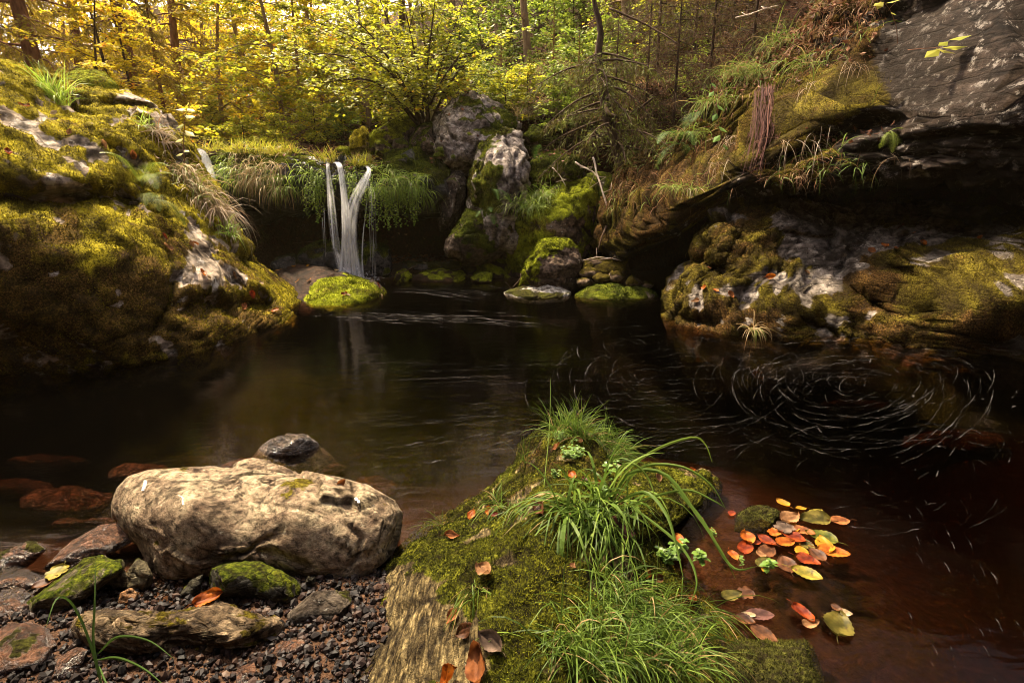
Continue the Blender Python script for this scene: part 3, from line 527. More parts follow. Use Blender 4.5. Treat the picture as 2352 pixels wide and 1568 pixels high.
mid('mr2', 'small mossy rock right of the large grey boulder', [(1202, 310), (1222, 288), (1248, 300), (1243, 330), (1210, 335)], 9.2, .1, BR, T=.2, lvl=4, moss=.4, fz=900, name='rock', cat='rock')
mid('mr3', 'dark mossy rock half hidden below the leaning spruce', [(1330, 470), (1345, 400), (1385, 385), (1420, 410), (1420, 470), (1370, 520)], 8.6, .3, BR, T=.4, lvl=4, moss=.15, name='rock', cat='rock')
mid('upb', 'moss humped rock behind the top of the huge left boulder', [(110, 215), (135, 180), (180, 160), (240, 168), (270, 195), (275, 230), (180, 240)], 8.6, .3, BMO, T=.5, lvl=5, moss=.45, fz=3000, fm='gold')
# --- foreground stones
TAN = rock_mat((.10, .062, .040), (.27, .195, .125), (.44, .36, .225), 'olive', .12, (.62, .55, .38), scale=8., band=.3, bdir=(1, 1, 3), bump=.8, ck=.1)
OLV = rock_mat((.055, .045, .025), (.14, .115, .065), (.27, .215, .12), 'green', .1, (.4, .36, .24), scale=9., band=.35, bdir=(1, 1, 4), rough=.6, bump=.9)
RED = rock_mat((.05, .022, .012), (.14, .065, .035), (.26, .13, .07), 'dark', 0, scale=8., rough=.25, band=.4, bdir=(1, 1, 4), bump=.9)
DGR = rock_mat((.028, .026, .018), (.075, .068, .045), (.15, .135, .09), 'green', .1, (.3, .28, .2), scale=10., rough=.5, bump=.9)
TN = [(257, 1154), (270, 1121), (299, 1096), (353, 1080), (415, 1076), (531, 1074), (602, 1079), (705, 1093), (788, 1105), (851, 1121), (900, 1150), (914, 1178), (910, 1217), (893, 1266), (872, 1304), (842, 1345), (809, 1356), (747, 1340), (664, 1325), (519, 1320), (456, 1330), (415, 1338), (365, 1335), (334, 1295), (315, 1250), (282, 1214), (261, 1183)]
rock('tan', 'boulder', 'large tan boulder with a white streak, brightest stone at the front left', 'boulder', TN,
     [(365, 1335, (.02,)), (600, 1330, (.02,)), (830, 1345, (.01,)), (600, 1200, (.19,)), (350, 1180, (.22,)), (860, 1220, (.17,)), (450, 1140, (.275,)), (700, 1165, (.25,)), (500, 1085, (.28,)), (780, 1120, (.26,)), (300, 1130, (.24,))],
     T=.15, p=3.6, lvl=7, amp=.012, freq=1.8, rdg=.004, strata=.0, sdir=(.15, -.3, 1), sfreq=24, seed=12, cuts=0, fine=.004, blk=[(.016, 2.6, 1.6, .022), (.006, 8, 2.2, .06)], moss=.0, mup=.3, mnoise=1.0, mf=5, mth_=.002, c=(590, 1205),
     carve=[([(805, 1112), (812, 1135), (800, 1160), (815, 1172)], 9, .035), ([(525, 1280), (570, 1265), (600, 1240), (660, 1225)], 5, .018), ([(790, 1200), (830, 1235), (820, 1280), (800, 1300)], 6, .02), ([(520, 1290), (580, 1262), (650, 1275), (700, 1300)], 9, .02), ([(560, 1140), (640, 1165), (760, 1180), (850, 1190)], 7, .009)], mat=TAN)
mid('tanb', 'pale stone mostly hidden behind the large tan boulder', [(526, 1078), (545, 1062), (580, 1054), (620, 1059), (660, 1074), (697, 1094), (690, 1125), (560, 1120)], 2.38, .12, TAN, T=.12, lvl=5, amp=.02, fine=.004, mth_=.002, moss=-.3, cuts=2)
mid('wet', 'rounded wet stone with bluish sheen rising from the pool', [(585, 1045), (600, 1028), (622, 1012), (660, 996), (697, 1000), (730, 1014), (742, 1032), (780, 1075), (700, 1100), (600, 1095), (560, 1070)], [(660, 1044, (0.,)), (660, 1000, (.12,)), (735, 1030, (.03,)), (590, 1045, (.0,)), (680, 1095, (-.12,))], 0, rock_mat((.04, .026, .018), (.12, .085, .06), (.25, .19, .13), 'dark', 0, scale=9, rough=.14, bump=.9), T=.16, lvl=5, amp=.025, fine=.005, moss=-.5, cuts=2, p=2.2)
def low(key, label, O, mat, z=.02, h=.06, **k):
    O = np.asarray(O, float); x, y0, y1 = O[:, 0].mean(), O[:, 1].min(), O[:, 1].max()
    k.setdefault('amp', .02); k.setdefault('fine', .004); k.setdefault('mth_', .003); k.setdefault('T', .05); k.setdefault('lvl', 5); k.setdefault('mf', 9.); k.setdefault('name', 'stone'); k.setdefault('cat', 'stone'); k.setdefault('rdg', .015); k.setdefault('cuts', 2)
    mid(key, label, [(a, b + (8 if b > .6 * y1 + .4 * y0 else 0)) for a, b in O], [(x, y1, (z - .02,)), (x - 60, .4 * y0 + .6 * y1, (z + h * .75,)), (x + 60, .4 * y0 + .6 * y1, (z + h * .75,)), (x, y0, (z + h,))], 0, mat, **k)
low('red1', 'flat reddish brown wet slab left of the tan boulder', [(100, 1298), (130, 1270), (166, 1248), (232, 1206), (266, 1199), (299, 1219), (310, 1242), (249, 1268), (187, 1288), (137, 1303)], RED, -.01, .07, moss=-.6)
low('edge', 'dark wet stone breaking the water at the far left edge', [(-60, 1320), (0, 1265), (40, 1250), (83, 1245), (107, 1262), (60, 1292), (10, 1318)], RED, -.01, .07, moss=-.3)
low('grn', 'long greenish grey stone slanting up from the lower left', [(48, 1399), (66, 1374), (124, 1336), (178, 1299), (232, 1282), (278, 1286), (285, 1304), (249, 1335), (199, 1368), (158, 1397), (104, 1424), (54, 1424)], OLV, .0, .09, moss=.0, T=.07)
low('s1', 'small brown cobble left below the tan boulder', [(240, 1330), (252, 1312), (285, 1307), (302, 1325), (292, 1346), (258, 1349)], OLV, .02, .04, moss=-.4, lvl=4, T=.03)
low('s2', 'rounded olive stone touching the lower left of the tan boulder', [(290, 1345), (295, 1310), (315, 1282), (336, 1288), (352, 1320), (346, 1352), (310, 1359)], OLV, .02, .08, moss=-.2, lvl=4)
low('s3', 'small orange brown pebble stone above the long foreground stone', [(269, 1378), (278, 1361), (300, 1351), (317, 1362), (311, 1379), (285, 1389)], rock_mat((.15, .07, .03), (.28, .14, .06), (.38, .21, .1), 'dark', 0, scale=9, rough=.4), .02, .03, moss=-.6, lvl=4, T=.025)
low('dgr', 'dark green stone tucked under the front of the tan boulder', [(465, 1337), (481, 1307), (519, 1292), (602, 1292), (652, 1311), (690, 1329), (695, 1350), (664, 1380), (622, 1387), (540, 1368), (486, 1360)], DGR, .03, .09, moss=.05, T=.08)
low('elo', 'long ribbed brown stone lying across the gravel at the front', [(171, 1432), (191, 1408), (249, 1402), (344, 1411), (415, 1411), (477, 1390), (519, 1388), (581, 1402), (640, 1424), (645, 1441), (614, 1468), (560, 1476), (456, 1493), (374, 1497), (249, 1488), (183, 1468)], rock_mat((.06, .04, .022), (.17, .115, .065), (.33, .24, .14), 'olive', .15, (.5, .42, .25), scale=9., rough=.55, band=.55, bdir=(.8, 1, 5), bump=1.), .03, .08, moss=-.3, lvl=6, T=.07, strata=.008, sdir=(.1, -.2, 1), sfreq=30)
low('sq', 'squat greyish brown stone right of the long front stone', [(658, 1410), (690, 1384), (730, 1356), (770, 1348), (802, 1357), (810, 1378), (792, 1412), (760, 1442), (700, 1457), (663, 1442)], rock_mat((.04, .03, .022), (.12, .095, .07), (.26, .21, .15), 'dark', .1, scale=9, rough=.4, bump=.9), .02, .08, moss=-.4, T=.06)
low('egg', 'smooth egg shaped wet stone near the bottom edge', [(596, 1532), (618, 1500), (650, 1469), (680, 1460), (700, 1475), (692, 1505), (660, 1532), (615, 1548)], RED, .01, .06, moss=-.6, T=.05, cuts=0, rdg=.0)
low('frag', 'broken angular brown slab at the bottom edge', [(538, 1575), (545, 1535), (585, 1517), (593, 1545), (577, 1585)], RED, .03, .03, moss=-.6, lvl=4, T=.02, cuts=6)
low('bl1', 'large dark stone in the bottom left corner', [(-70, 1510), (0, 1440), (60, 1431), (110, 1444), (133, 1480), (112, 1522), (50, 1590), (-60, 1600)], RED, .0, .08, moss=-.3, T=.07)
low('bl2', 'dark brown stone beside the corner stone at bottom left', [(85, 1590), (130, 1510), (180, 1484), (202, 1490), (182, 1532), (150, 1590)], RED, .02, .05, moss=-.5, T=.04)
low('bl3', 'flat dark wet stone at the left edge below the slanting greenish stone', [(-60, 1425), (-20, 1385), (30, 1372), (62, 1392), (48, 1432), (-10, 1445)], RED, -.01, .05, moss=-.5, T=.04)
low('bl4', 'small dark wet stone at the left edge above the slanting greenish stone', [(-30, 1352), (10, 1328), (60, 1325), (85, 1342), (50, 1366), (0, 1372)], RED, -.01, .04, moss=-.5, T=.03)
low('pb1', 'dark cobble at the foot of the mossy foreground rock', [(786, 1420), (800, 1389), (823, 1389), (827, 1420), (806, 1437)], RED, .03, .04, moss=-.6, lvl=4, T=.03)
low('pb2', 'small grey pebble wedged between tan boulder and dark green stone', [(697, 1338), (708, 1322), (726, 1327), (722, 1342), (705, 1346)], DGR, .06, .03, moss=-.6, lvl=4, T=.025)
low('pb3', 'thin grey slate chip leaning left of the dark green stone', [(412, 1355), (440, 1330), (470, 1318), (462, 1345), (430, 1362)], DGR, .04, .03, moss=-.4, lvl=4, T=.015, cuts=4)
low('pb4', 'red brown cobble in the gravel right of the egg shaped stone', [(772, 1505), (790, 1478), (812, 1480), (815, 1500), (795, 1515)], RED, .03, .03, moss=-.6, lvl=4, T=.03)
for i, (x, y, w, h, zz, lab) in enumerate([(330, 1085, 80, 22, -.03, 'sunken brown slab behind the left end of the tan boulder'), (150, 1150, 120, 28, -.06, 'broad sunken stone far left of the tan boulder'), (40, 1120, 90, 20, -.1, 'dim sunken stone at the left picture edge'), (200, 1205, 80, 18, -.04, 'sunken stone just above the flat reddish slab'), (120, 1060, 100, 18, -.13, 'deep sunken stone farthest from the left shore'), (640, 1075, 150, 30, -.06, 'sunken rock around the foot of the wet rounded stone'), (2200, 1010, 130, 22, -.16, 'sunken stone in the pool at far right'), (1960, 930, 90, 14, -.2, 'faint orange sunken stone in the eddy'), (860, 1120, 60, 30, -.1, 'sunken stone right behind the tan boulder'), (2150, 880, 110, 14, -.2, 'sunken stone close to the lichen boulder')]):
    th_ = np.linspace(0, 2 * pi, 10)[:-1]; O = np.stack([x + w * np.cos(th_) * rng.uniform(.85, 1.15, 9), y + h * np.sin(th_) * rng.uniform(.85, 1.15, 9)], -1)
    low('sub%d' % i, lab, O, RED, zz - .13, .06, moss=-.6, T=.06)
# --- foreground mossy rock
FG = [(1262, 985), (1235, 995), (1204, 1018), (1192, 1066), (1153, 1110), (1091, 1146), (1024, 1192), (958, 1229), (925, 1266), (899, 1307), (871, 1343), (852, 1379), (838, 1425), (820, 1480), (795, 1520), (740, 1590), (690, 1750), (1200, 1900), (1700, 1900), (1800, 1640), (1740, 1560), (1700, 1480), (1650, 1420), (1600, 1360), (1545, 1310), (1535, 1230), (1560, 1180), (1630, 1150), (1648, 1108), (1606, 1080), (1522, 1074), (1462, 1062), (1419, 1028), (1358, 994), (1310, 984)]
rock('F', 'boulder', 'mossy foreground rock overgrown with grass, bare golden streaks on its left flank', 'boulder', FG,
     [(1290, 1000, (.22,)), (1200, 1060, (.06,)), (1400, 1060, (.17,)), (1100, 1150, (.04,)), (1250, 1120, (.27,)), (1450, 1140, (.17,)), (1600, 1110, (.05,)), (1000, 1220, (.06,)), (1150, 1250, (.27,)), (1350, 1250, (.26,)), (1500, 1240, (.08,)), (870, 1390, (.02,)), (950, 1350, (.13,)), (1100, 1400, (.27,)), (1350, 1400, (.25,)), (1560, 1360, (.04,)), (830, 1500, (.05,)), (950, 1500, (.17,)), (1150, 1550, (.27,)), (1400, 1550, (.2,)), (1680, 1480, (.02,)), (1650, 1560, (.05,)), (900, 1650, (.12,)), (1300, 1700, (.22,)), (1600, 1700, (.08,))],
     T=.12, p=3.2, lvl=7, amp=.010, freq=2.6, rdg=.008, seed=21, cuts=0, fine=.006, c=(1230, 1370), moss=.62, mup=.12, mnoise=1.5, mf=6, mth_=.012, strata=.007, sdir=(.9, -.35, .35), sfreq=34, blk=[(.03, 2.5, 1.6, .07), (.010, 9, 3., .1)],
     patches=[(930, 1370, 70, 70, -0.71), (900, 1460, 90, 70, -0.68), (960, 1470, 90, 80, -0.64), (1050, 1440, 60, 50, -0.38), (850, 1530, 90, 60, -0.68), (1000, 1540, 90, 60, -0.45), (1270, 1080, 60, 30, .2), (1000, 1260, 80, 60, .4), (1250, 1130, 90, 50, -0.08)],
     carve=[([(870, 1400), (890, 1480), (850, 1550)], 10, .02), ([(950, 1330), (940, 1420), (900, 1500)], 6, .012), ([(1010, 1400), (980, 1480), (930, 1560)], 5, .01)],
     mat=rock_mat((.022, .015, .008), (.12, .085, .035), (.36, .27, .12), 'fg', .12, (.4, .34, .2), scale=10., band=.75, bdir=(6, 1.0, 2.), bump=1.))
moss_fuzz('F', 90000, .011, .0035, MM['fg'])
low('fr1', 'low dark mossy rock at the water in the lower right front', [(1600, 1600), (1640, 1500), (1690, 1470), (1780, 1475), (1860, 1470), (1905, 1530), (1920, 1600), (1800, 1680), (1650, 1680)], rock_mat((.02, .018, .012), (.05, .045, .03), (.1, .09, .06), 'dark', .1, scale=12, rough=.5), -.01, .06, name='rock', cat='rock', moss=.3, T=.07, lvl=6)
moss_fuzz('fr1', 9000, .010, .0035, MM['dark'])
low('fr2', 'small wet mossy stone among the floating leaves', [(1685, 1212), (1695, 1180), (1725, 1162), (1765, 1160), (1790, 1175), (1785, 1205), (1740, 1222)], rock_mat((.03, .028, .02), (.08, .075, .055), (.16, .15, .11), 'dark', .2, scale=14, rough=.2), -.01, .04, moss=.2, T=.04)
moss_fuzz('fr2', 2500, .008, .003, MM['dark'])
def streak():
    mb = MB(); 
    for (x0, y0, x1, y1, w) in [(333, 1101, 328, 1124, 4.2), (413, 1132, 415, 1152, 1.6), (814, 1141, 818, 1150, 3.5)]:
        c_ = [];
        for t in np.linspace(0, 1, 9):
            p, N = surf('tan', x0 + (x1 - x0) * t, y0 + (y1 - y0) * t); c_.append(p + N * .002)
        c_ = np.array(c_); c_[1:-1] = (c_[:-2] + c_[1:-1] + c_[2:]) / 3; ww = w / FPX * 2.0 * (.6 + .5 * np.abs(np.sin(np.arange(9) * 1.3))); V = np.stack([c_ - np.array([1, 0, 0]) * ww[:, None], c_ + np.array([0, -.3, .3]) * ww[:, None], c_ + np.array([1, 0, 0]) * ww[:, None]], 1).reshape(-1, 3); i_ = np.arange(8)[:, None] * 3
        mb.add(V, None, np.concatenate([i_ + [[0, 1, 4, 3]], i_ + [[1, 2, 5, 4]]]))
    m, nt = newmat('white_dropping'); out(nt, nd(nt, 'BsdfPrincipled', None, Base_Color=(.75, .74, .72), Roughness=.7).outputs[0]); mb.build('white_streak', m, SURF['tan'][0])
streak()
# gravel on the near shore: countless, one object
def gravel():
    v, T = ico(1); Vs, Ts, As = [], [], []; n = 0
    N = 11000; x = rng.uniform(-1.9, -.28, N); y = rng.uniform(1.05, 1.85, N); z = th(x, y)
    sz = rng.lognormal(-5.2, .62, N).clip(.002, .017)
    for i in range(N):
        if z[i] < -.05: continue
        R_ = np.linalg.qr(rng.normal(size=(3, 3)))[0]; s = sz[i] * rng.uniform(.55, 1.2, 3)
        P = (v * (1 + .14 * rng.normal(size=(len(v), 1))) * s) @ R_ + (x[i], y[i], z[i] + sz[i] * .35)
        Vs.append(P); Ts.append(T + n); As.append(np.full(len(P), rng.random())); n += len(P)
    m, nt = newmat('wet_gravel'); t = nd(nt, 'Attribute', {'attribute_name': 'tint'}).outputs['Fac']
    c = ramp(nt, t, [(.1, (0.00248, 0.00155, 0.00124)), (.5, (0.00806, 0.00434, 0.0031)), (.85, (0.01984, 0.00868, 0.00558)), (.97, (0.0434, 0.0217, 0.0124)), (1., (0.0868, 0.0558, 0.0372))])
    out(nt, nd(nt, 'BsdfPrincipled', None, Base_Color=c, Roughness=.6, **{'Specular_IOR_Level': .2}).outputs[0])
    tag(mk('gravel', np.vstack(Vs), np.vstack(Ts), m, origin=(0, 0, 0), attrs={'tint': np.concatenate(As)}), kind='stuff')
gravel()
# ------------------------------------------------------------------ waterfall
def fall_mat():
    m, nt = newmat('falling_water')
    tc = nd(nt, 'TexCoord').outputs['Object']
    mp = nd(nt, 'Mapping', None, Vector=tc, Scale=(38, 38, 1.1)).outputs[0]
    n = nd(nt, 'TexNoise', None, Vector=mp, Scale=1., Detail=4., Roughness=.6).outputs[0]
    t = nd(nt, 'Attribute', {'attribute_name': 'tint'}).outputs['Fac']
    a = mth(nt, 'MULTIPLY', t, ramp(nt, n, [(.38, .45), (.56, 1.1)]), True)
    d = nd(nt, 'BsdfPrincipled', None, Base_Color=(.97, .97, .98), Roughness=.5).outputs[0]
    d2 = nd(nt, 'BsdfTranslucent', None, Color=(.93, .94, .97)).outputs[0]
    d = nd(nt, 'MixShader', None, _0=.5, _1=d, _2=d2).outputs[0]
    tr = nd(nt, 'BsdfTransparent').outputs[0]
    out(nt, nd(nt, 'MixShader', None, _0=a, _1=tr, _2=d).outputs[0]); return m
FALL = fall_mat()
def strand(pts, wpx, alpha, Y):
    # a smooth sheet of water following px points with given half widths (px)
    P = np.array(pts, float); n = 30; c = spline(np.stack([P[:, 0], P[:, 1]], -1), n); w = np.interp(np.linspace(0, 1, n), np.linspace(0, 1, len(wpx)), wpx); al = np.interp(np.linspace(0, 1, n), np.linspace(0, 1, len(alpha)), alpha)
    Yl = np.interp(np.linspace(0, 1, n), np.linspace(0, 1, len(Y)), Y); mb = MB()
    pts3 = at(c[:, 0], c[:, 1], Yl); rad = w / FPX * Yl * .98
    mb.tube(pts3, rad, 16, 0., flat=(.35, (0, 1, 0)), cap=False); cc_ = (1 - np.abs(np.cos(np.arange(16) / 16 * 2 * pi))) ** .75; mb.a = [(al[:, None] * cc_[None]).ravel()]; return mb
wf = empty('waterfall', at(800, 640, 8.6), 'white silky waterfall pouring over the ledge in two strands that meet', 'waterfall')
YF = [9.15, 8.6, 8.42, 8.36, 8.33, 8.3]
YFi = lambda n: [np.interp(k / (n - 1), [0, .12, .35, .7, 1], [9.15, 8.62, 8.43, 8.36, 8.3]) for k in range(n)]
rw = np.random.default_rng(21)
for pts, wid, ns, a0 in [([(766, 373), (779, 380), (787, 430), (794, 500), (799, 560), (804, 642)], [5, 5, 6, 9, 13, 24], 9, .95),
                         ([(840, 381), (848, 391), (836, 420), (815, 462), (806, 510), (805, 570), (809, 642)], [3, 4, 9, 11, 12, 14, 26], 9, .8),
                         ([(754, 374), (753, 382), (759, 440), (765, 500), (772, 560), (788, 640)], [3, 4, 7, 8, 8, 8], 6, .5)]:
    P0 = np.array(pts, float); wd = np.array(wid, float); k = len(pts)
    for q in range(ns):
        u = (q + .5) / ns * 2 - 1 + rw.normal() * .12; wob = rw.normal(size=k) * .10; pp = P0.copy(); pp[:, 0] += wd * (u + wob)
        hw = (wd * rw.uniform(.20, .42) + .5); aa = np.clip(a0 * rw.uniform(.45, 1.15) * (1 - .35 * u * u) * np.linspace(1., rw.uniform(.45, .95), k), 0, 1.2)
        strand([tuple(x) for x in pp], list(hw), list(aa), YFi(k)).build('strand', FALL, wf, True)
for pts, w_, al in [([(764, 571), (776, 585), (783, 608), (789, 640)], [2.5, 5, 6, 8], [.5, .8, .6, .4]), ([(846, 400), (842, 470), (834, 540), (832, 600), (836, 652)], [1.6, 1.6, 1.8, 2.5, 3], [.5, .4, .6, .7, .6]), ([(752, 380), (757, 460), (763, 520), (767, 571)], [1.6, 1.6, 2, 2.5], [.8, .7, .7, .8])]:
    strand(pts, w_, al, YFi(len(pts))).build('strand', FALL, wf, True)
mbs = MB(); ps = atz(805, 646, 0); n = 500; a_ = rng.uniform(0, 6.28, n); r_ = np.abs(rng.normal(size=n)) * .16; hh = np.abs(rng.normal(size=n)) * .10 * np.exp(-r_ * 3)
q_ = ps + np.stack([r_ * np.cos(a_) * 1.5, r_ * np.sin(a_) * .7 - .05, hh], -1); A_ = unit(rng.normal(size=(n, 3))); mbs.leaves(q_, A_, unit(np.cross(A_, rng.normal(size=(n, 3)))), rng.uniform(.02, .07, n), rng.uniform(.015, .04, n), rng.uniform(.15, .45, n)); tag(mbs.build('splash', FALL, wf), kind='stuff')
for x, y0, y1 in [(849, 420, 600), (854, 430, 640), (858, 470, 645), (862, 440, 570), (746, 480, 590), (742, 500, 560), (862, 560, 650)]:
    strand([(x - 2, y0), (x, (y0 + y1) / 2), (x + 2, y1)], [.8, .9, .9], [.4, .35, .3], [8.4, 8.4, 8.4]).build('drip', FALL, wf, True)
w2 = strand([(452, 350), (464, 360), (476, 385), (487, 420), (493, 455)], [9, 15, 14, 12, 10], [1.2, 1.3, 1.2, 1.1, .8], [9.6, 9.4, 9.3, 9.25, 9.2]).build('waterfall', FALL, None, True)
tag(w2, 'short white chute of water half hidden behind the huge left boulder', 'waterfall')
# ------------------------------------------------------------------ foam lines on the pool
def foam():
    mb = MB(); r_ = np.random.default_rng(8)
    def line(pxs, wid, dens=.6, wob=1.5):
        c = spline(np.array(pxs, float), 40); L = np.linalg.norm(np.diff(c, axis=0), axis=1).sum(); n = max(8, int(L / 4)); c = spline(np.array(pxs, float), n)
        ph = r_.uniform(0, 6); c[:, 1] += wob * np.sin(np.arange(n) * .9 + ph) * .6 + np.cumsum(r_.normal(size=n)) * .12
        P = atz(c[:, 0], c[:, 1], .003); P = P[:, :3]; w = .8 * wid * (P[:, 1] / 4 * .25 + .75) * np.clip(np.sin(np.linspace(0.05, pi - .05, n)) * 1.4, 0, 1) * r_.uniform(.3, 1.2, n)
        tg = unit(np.gradient(P, axis=0)); sd_ = np.stack([-tg[:, 1], tg[:, 0], 0 * w], -1)
        V = np.stack([P - sd_ * w[:, None], P + sd_ * w[:, None]], 1).reshape(-1, 3)
        keep = np.repeat(r_.random((n + 5) // 6 + 1) < dens, 6)[:n - 1]
        i = np.arange(n - 1)[keep] * 2; mb.add(V, None, np.stack([i, i + 1, i + 3, i + 2], -1), np.repeat(np.clip(r_.uniform(.15, 1) * (.55 + .5 * np.sin(np.arange(n) * .37 + r_.uniform(0, 6)) + .25 * r_.normal(size=n)), .05, 1), 2))
    for k in range(26):      # streak leaving the left boulder's tip
        y = 716 + r_.normal() * 5 + k * .25; x0 = 702 + r_.uniform(0, 300); line([(x0, y + 3), (x0 + 120, y + 8), (x0 + r_.uniform(200, 380), y + r_.uniform(8, 30))], .012, .7, .8)
    for k in range(16):
        x0 = 880 + r_.uniform(0, 120); y = 664 + r_.normal() * 6; line([(x0, y), (x0 + 80, y + 4), (x0 + 190, y + 22)], .014, .8, .8)
    for k in range(110):      # nearly parallel threads in mid pool
        y = r_.uniform(830, 1075); x0 = r_.uniform(700, 1500); ln = r_.uniform(90, 330); sl = -.05 - (y - 900) / 2200 * (1 - (x0 - 1000) / 1200)
        line([(x0, y), (x0 + ln / 2, y + sl * ln * .5 - 2), (x0 + ln, y + sl * ln)], r_.uniform(.0016, .0034), 1., 2.)
    for x, y, ln in [(905, 1138, 40), (830, 1078, 80), (960, 1065, 90), (1030, 1058, 110), (880, 1030, 150), (1080, 1028, 120), (1130, 1000, 140), (870, 1060, 110), (985, 1020, 160), (955, 1095, 55), (1060, 1085, 50), (930, 1080, 40)]:
        line([(x, y), (x + ln / 2, y - .08 * ln), (x + ln, y - .2 * ln)], .006, .85, 2.)
    def eddy(cx, cy, n, r0, r1, wid, amin=.15, amax=.7):
        for k in range(n):
            R_ = r_.uniform(r0, r1); a0 = r_.uniform(0, 2 * pi); da = r_.uniform(amin, amax); a = a0 + np.linspace(0, da, 6); sp = 1 + r_.uniform(-.18, .18) * np.linspace(0, 1, 6); ox, oy = r_.normal() * 28, r_.normal() * 10
            line(np.stack([cx + ox + R_ * sp * np.cos(a), cy + oy + R_ * sp * .42 * np.sin(a) * (1 + .25 * np.sin(a))], -1), wid * r_.uniform(.4, 1.5), 1., 1.6)
    eddy(1930, 890, 110, 30, 300, .003, .3, 1.1); eddy(1990, 870, 90, 40, 350, .003, .3, 1.2); eddy(1940, 880, 34, 60, 230, .008, .04, .12); eddy(1440, 800, 22, 60, 160, .003, .3, 1.0); eddy(1540, 860, 80, 80, 340, .0022, .3, 1.0); eddy(2050, 1060, 60, 60, 340, .0026, .15, .5); eddy(2200, 960, 22, 60, 260, .009, .03, .09)
    for k in range(330):     # small flecks at lower right
        x, y = r_.normal(1880, 110), r_.normal(1400, 110)
        if x < 1700 or y < 1100: continue
        a = r_.uniform(.3, 1.2); ln = r_.uniform(2, 6); line([(x, y), (x + ln * .6, y + ln * .6), (x + ln * cos(a), y + ln * sin(a))], .0016, 1., 0)
    for k in range(40):
        x, y = r_.uniform(2080, 2340), r_.uniform(1130, 1560); ln = r_.uniform(10, 40); line([(x, y), (x + ln * .3, y + ln * .4), (x + ln * .5, y + ln * .9)], .0026, .9, .5)
    m, nt = newmat('foam'); t = nd(nt, 'Attribute', {'attribute_name': 'tint'}).outputs['Fac']
    d = nd(nt, 'BsdfDiffuse', None, Color=(.75, .70, .68)).outputs[0]; tr = nd(nt, 'BsdfTransparent').outputs[0]
    out(nt, nd(nt, 'MixShader', None, _0=mth(nt, 'MULTIPLY', mth(nt, 'POWER', t, 1.5), .06), _1=tr, _2=d).outputs[0])
    tag(mb.build('foam', m, None, origin=(0, 0, 0)), kind='stuff')
foam()
# ------------------------------------------------------------------ grasses
G_BRIGHT = leaf_mat('grass_bright', [(.0, (0.405, 0.324, 0.135)), (.12, (0.135, 0.2025, 0.02025)), (.6, (0.243, 0.3645, 0.0405)), (1., (0.432, 0.54, 0.081))], .4, .45, .3)
G_FG = leaf_mat('grass_foreground', [(.0, (0.2973, 0.1962, 0.08657)), (.09, (0.2034, 0.1308, 0.04617)), (.12, (0.03129, 0.0556, 0.006925)), (.6, (0.07823, 0.1308, 0.01732)), (1., (0.1564, 0.2224, 0.03174))], .4, .5, .14)
G_DRY = leaf_mat('grass_dry', [(.0, (0.5363, 0.4095, 0.234)), (.45, (0.39, 0.2633, 0.1268)), (.6, (0.2535, 0.195, 0.0585)), (.75, (0.117, 0.1463, 0.0195)), (1., (0.195, 0.2535, 0.039))], .35, .6, .2)
G_GOLD = leaf_mat('grass_gold', [(.0, (.45, .30, .08)), (.3, (.30, .26, .03)), (.7, (.34, .36, .03)), (1., (.48, .46, .05))], .45, .5, .2)
G_SLOPE = leaf_mat('grass_slope', [(0, (.3, .2, .08)), (.3, (.10, .12, .02)), (1., (.18, .26, .04))], .4, .7, .1)
G_PALE = leaf_mat('grass_pale', [(.0, (0.21, 0.12, 0.06)), (.5, (0.36, 0.27, 0.18)), (1., (0.432, 0.36, 0.27))], .3, .7, .1)
def tuft(P, n, L, W, mat, label, rad=.05, lean=(0, 0, 1), spread=.6, droop=1.2, group=None, name='grass_tuft', cat='grass', seg=5, follow=None):
    P = np.asarray(P, float)
    if P.ndim == 1: P = P[None]
    k = rng.integers(0, len(P), n); a = rng.uniform(0, 2 * pi, n); r = rad * np.sqrt(rng.random(n))
    p = P[k] + np.stack([r * np.cos(a), r * np.sin(a), 0 * a], -1)
    d = unit(np.array(lean, float)[None] + spread * rng.normal(size=(n, 3)) * (1, 1, .45))
    mb = MB(); mb.blades(p, d, L * rng.uniform(.45, 1.1, n), W * rng.uniform(.6, 1.3, n), droop * rng.uniform(.5, 1.5, n), rng.random(n), seg)
    return tag(mb.build(name, mat, None, origin=P.mean(0)), label, cat, group)
def onrock(key, pts, off=0.): return np.array([surf(key, x, y)[0] + np.array([0, 0, off]) for x, y in pts])
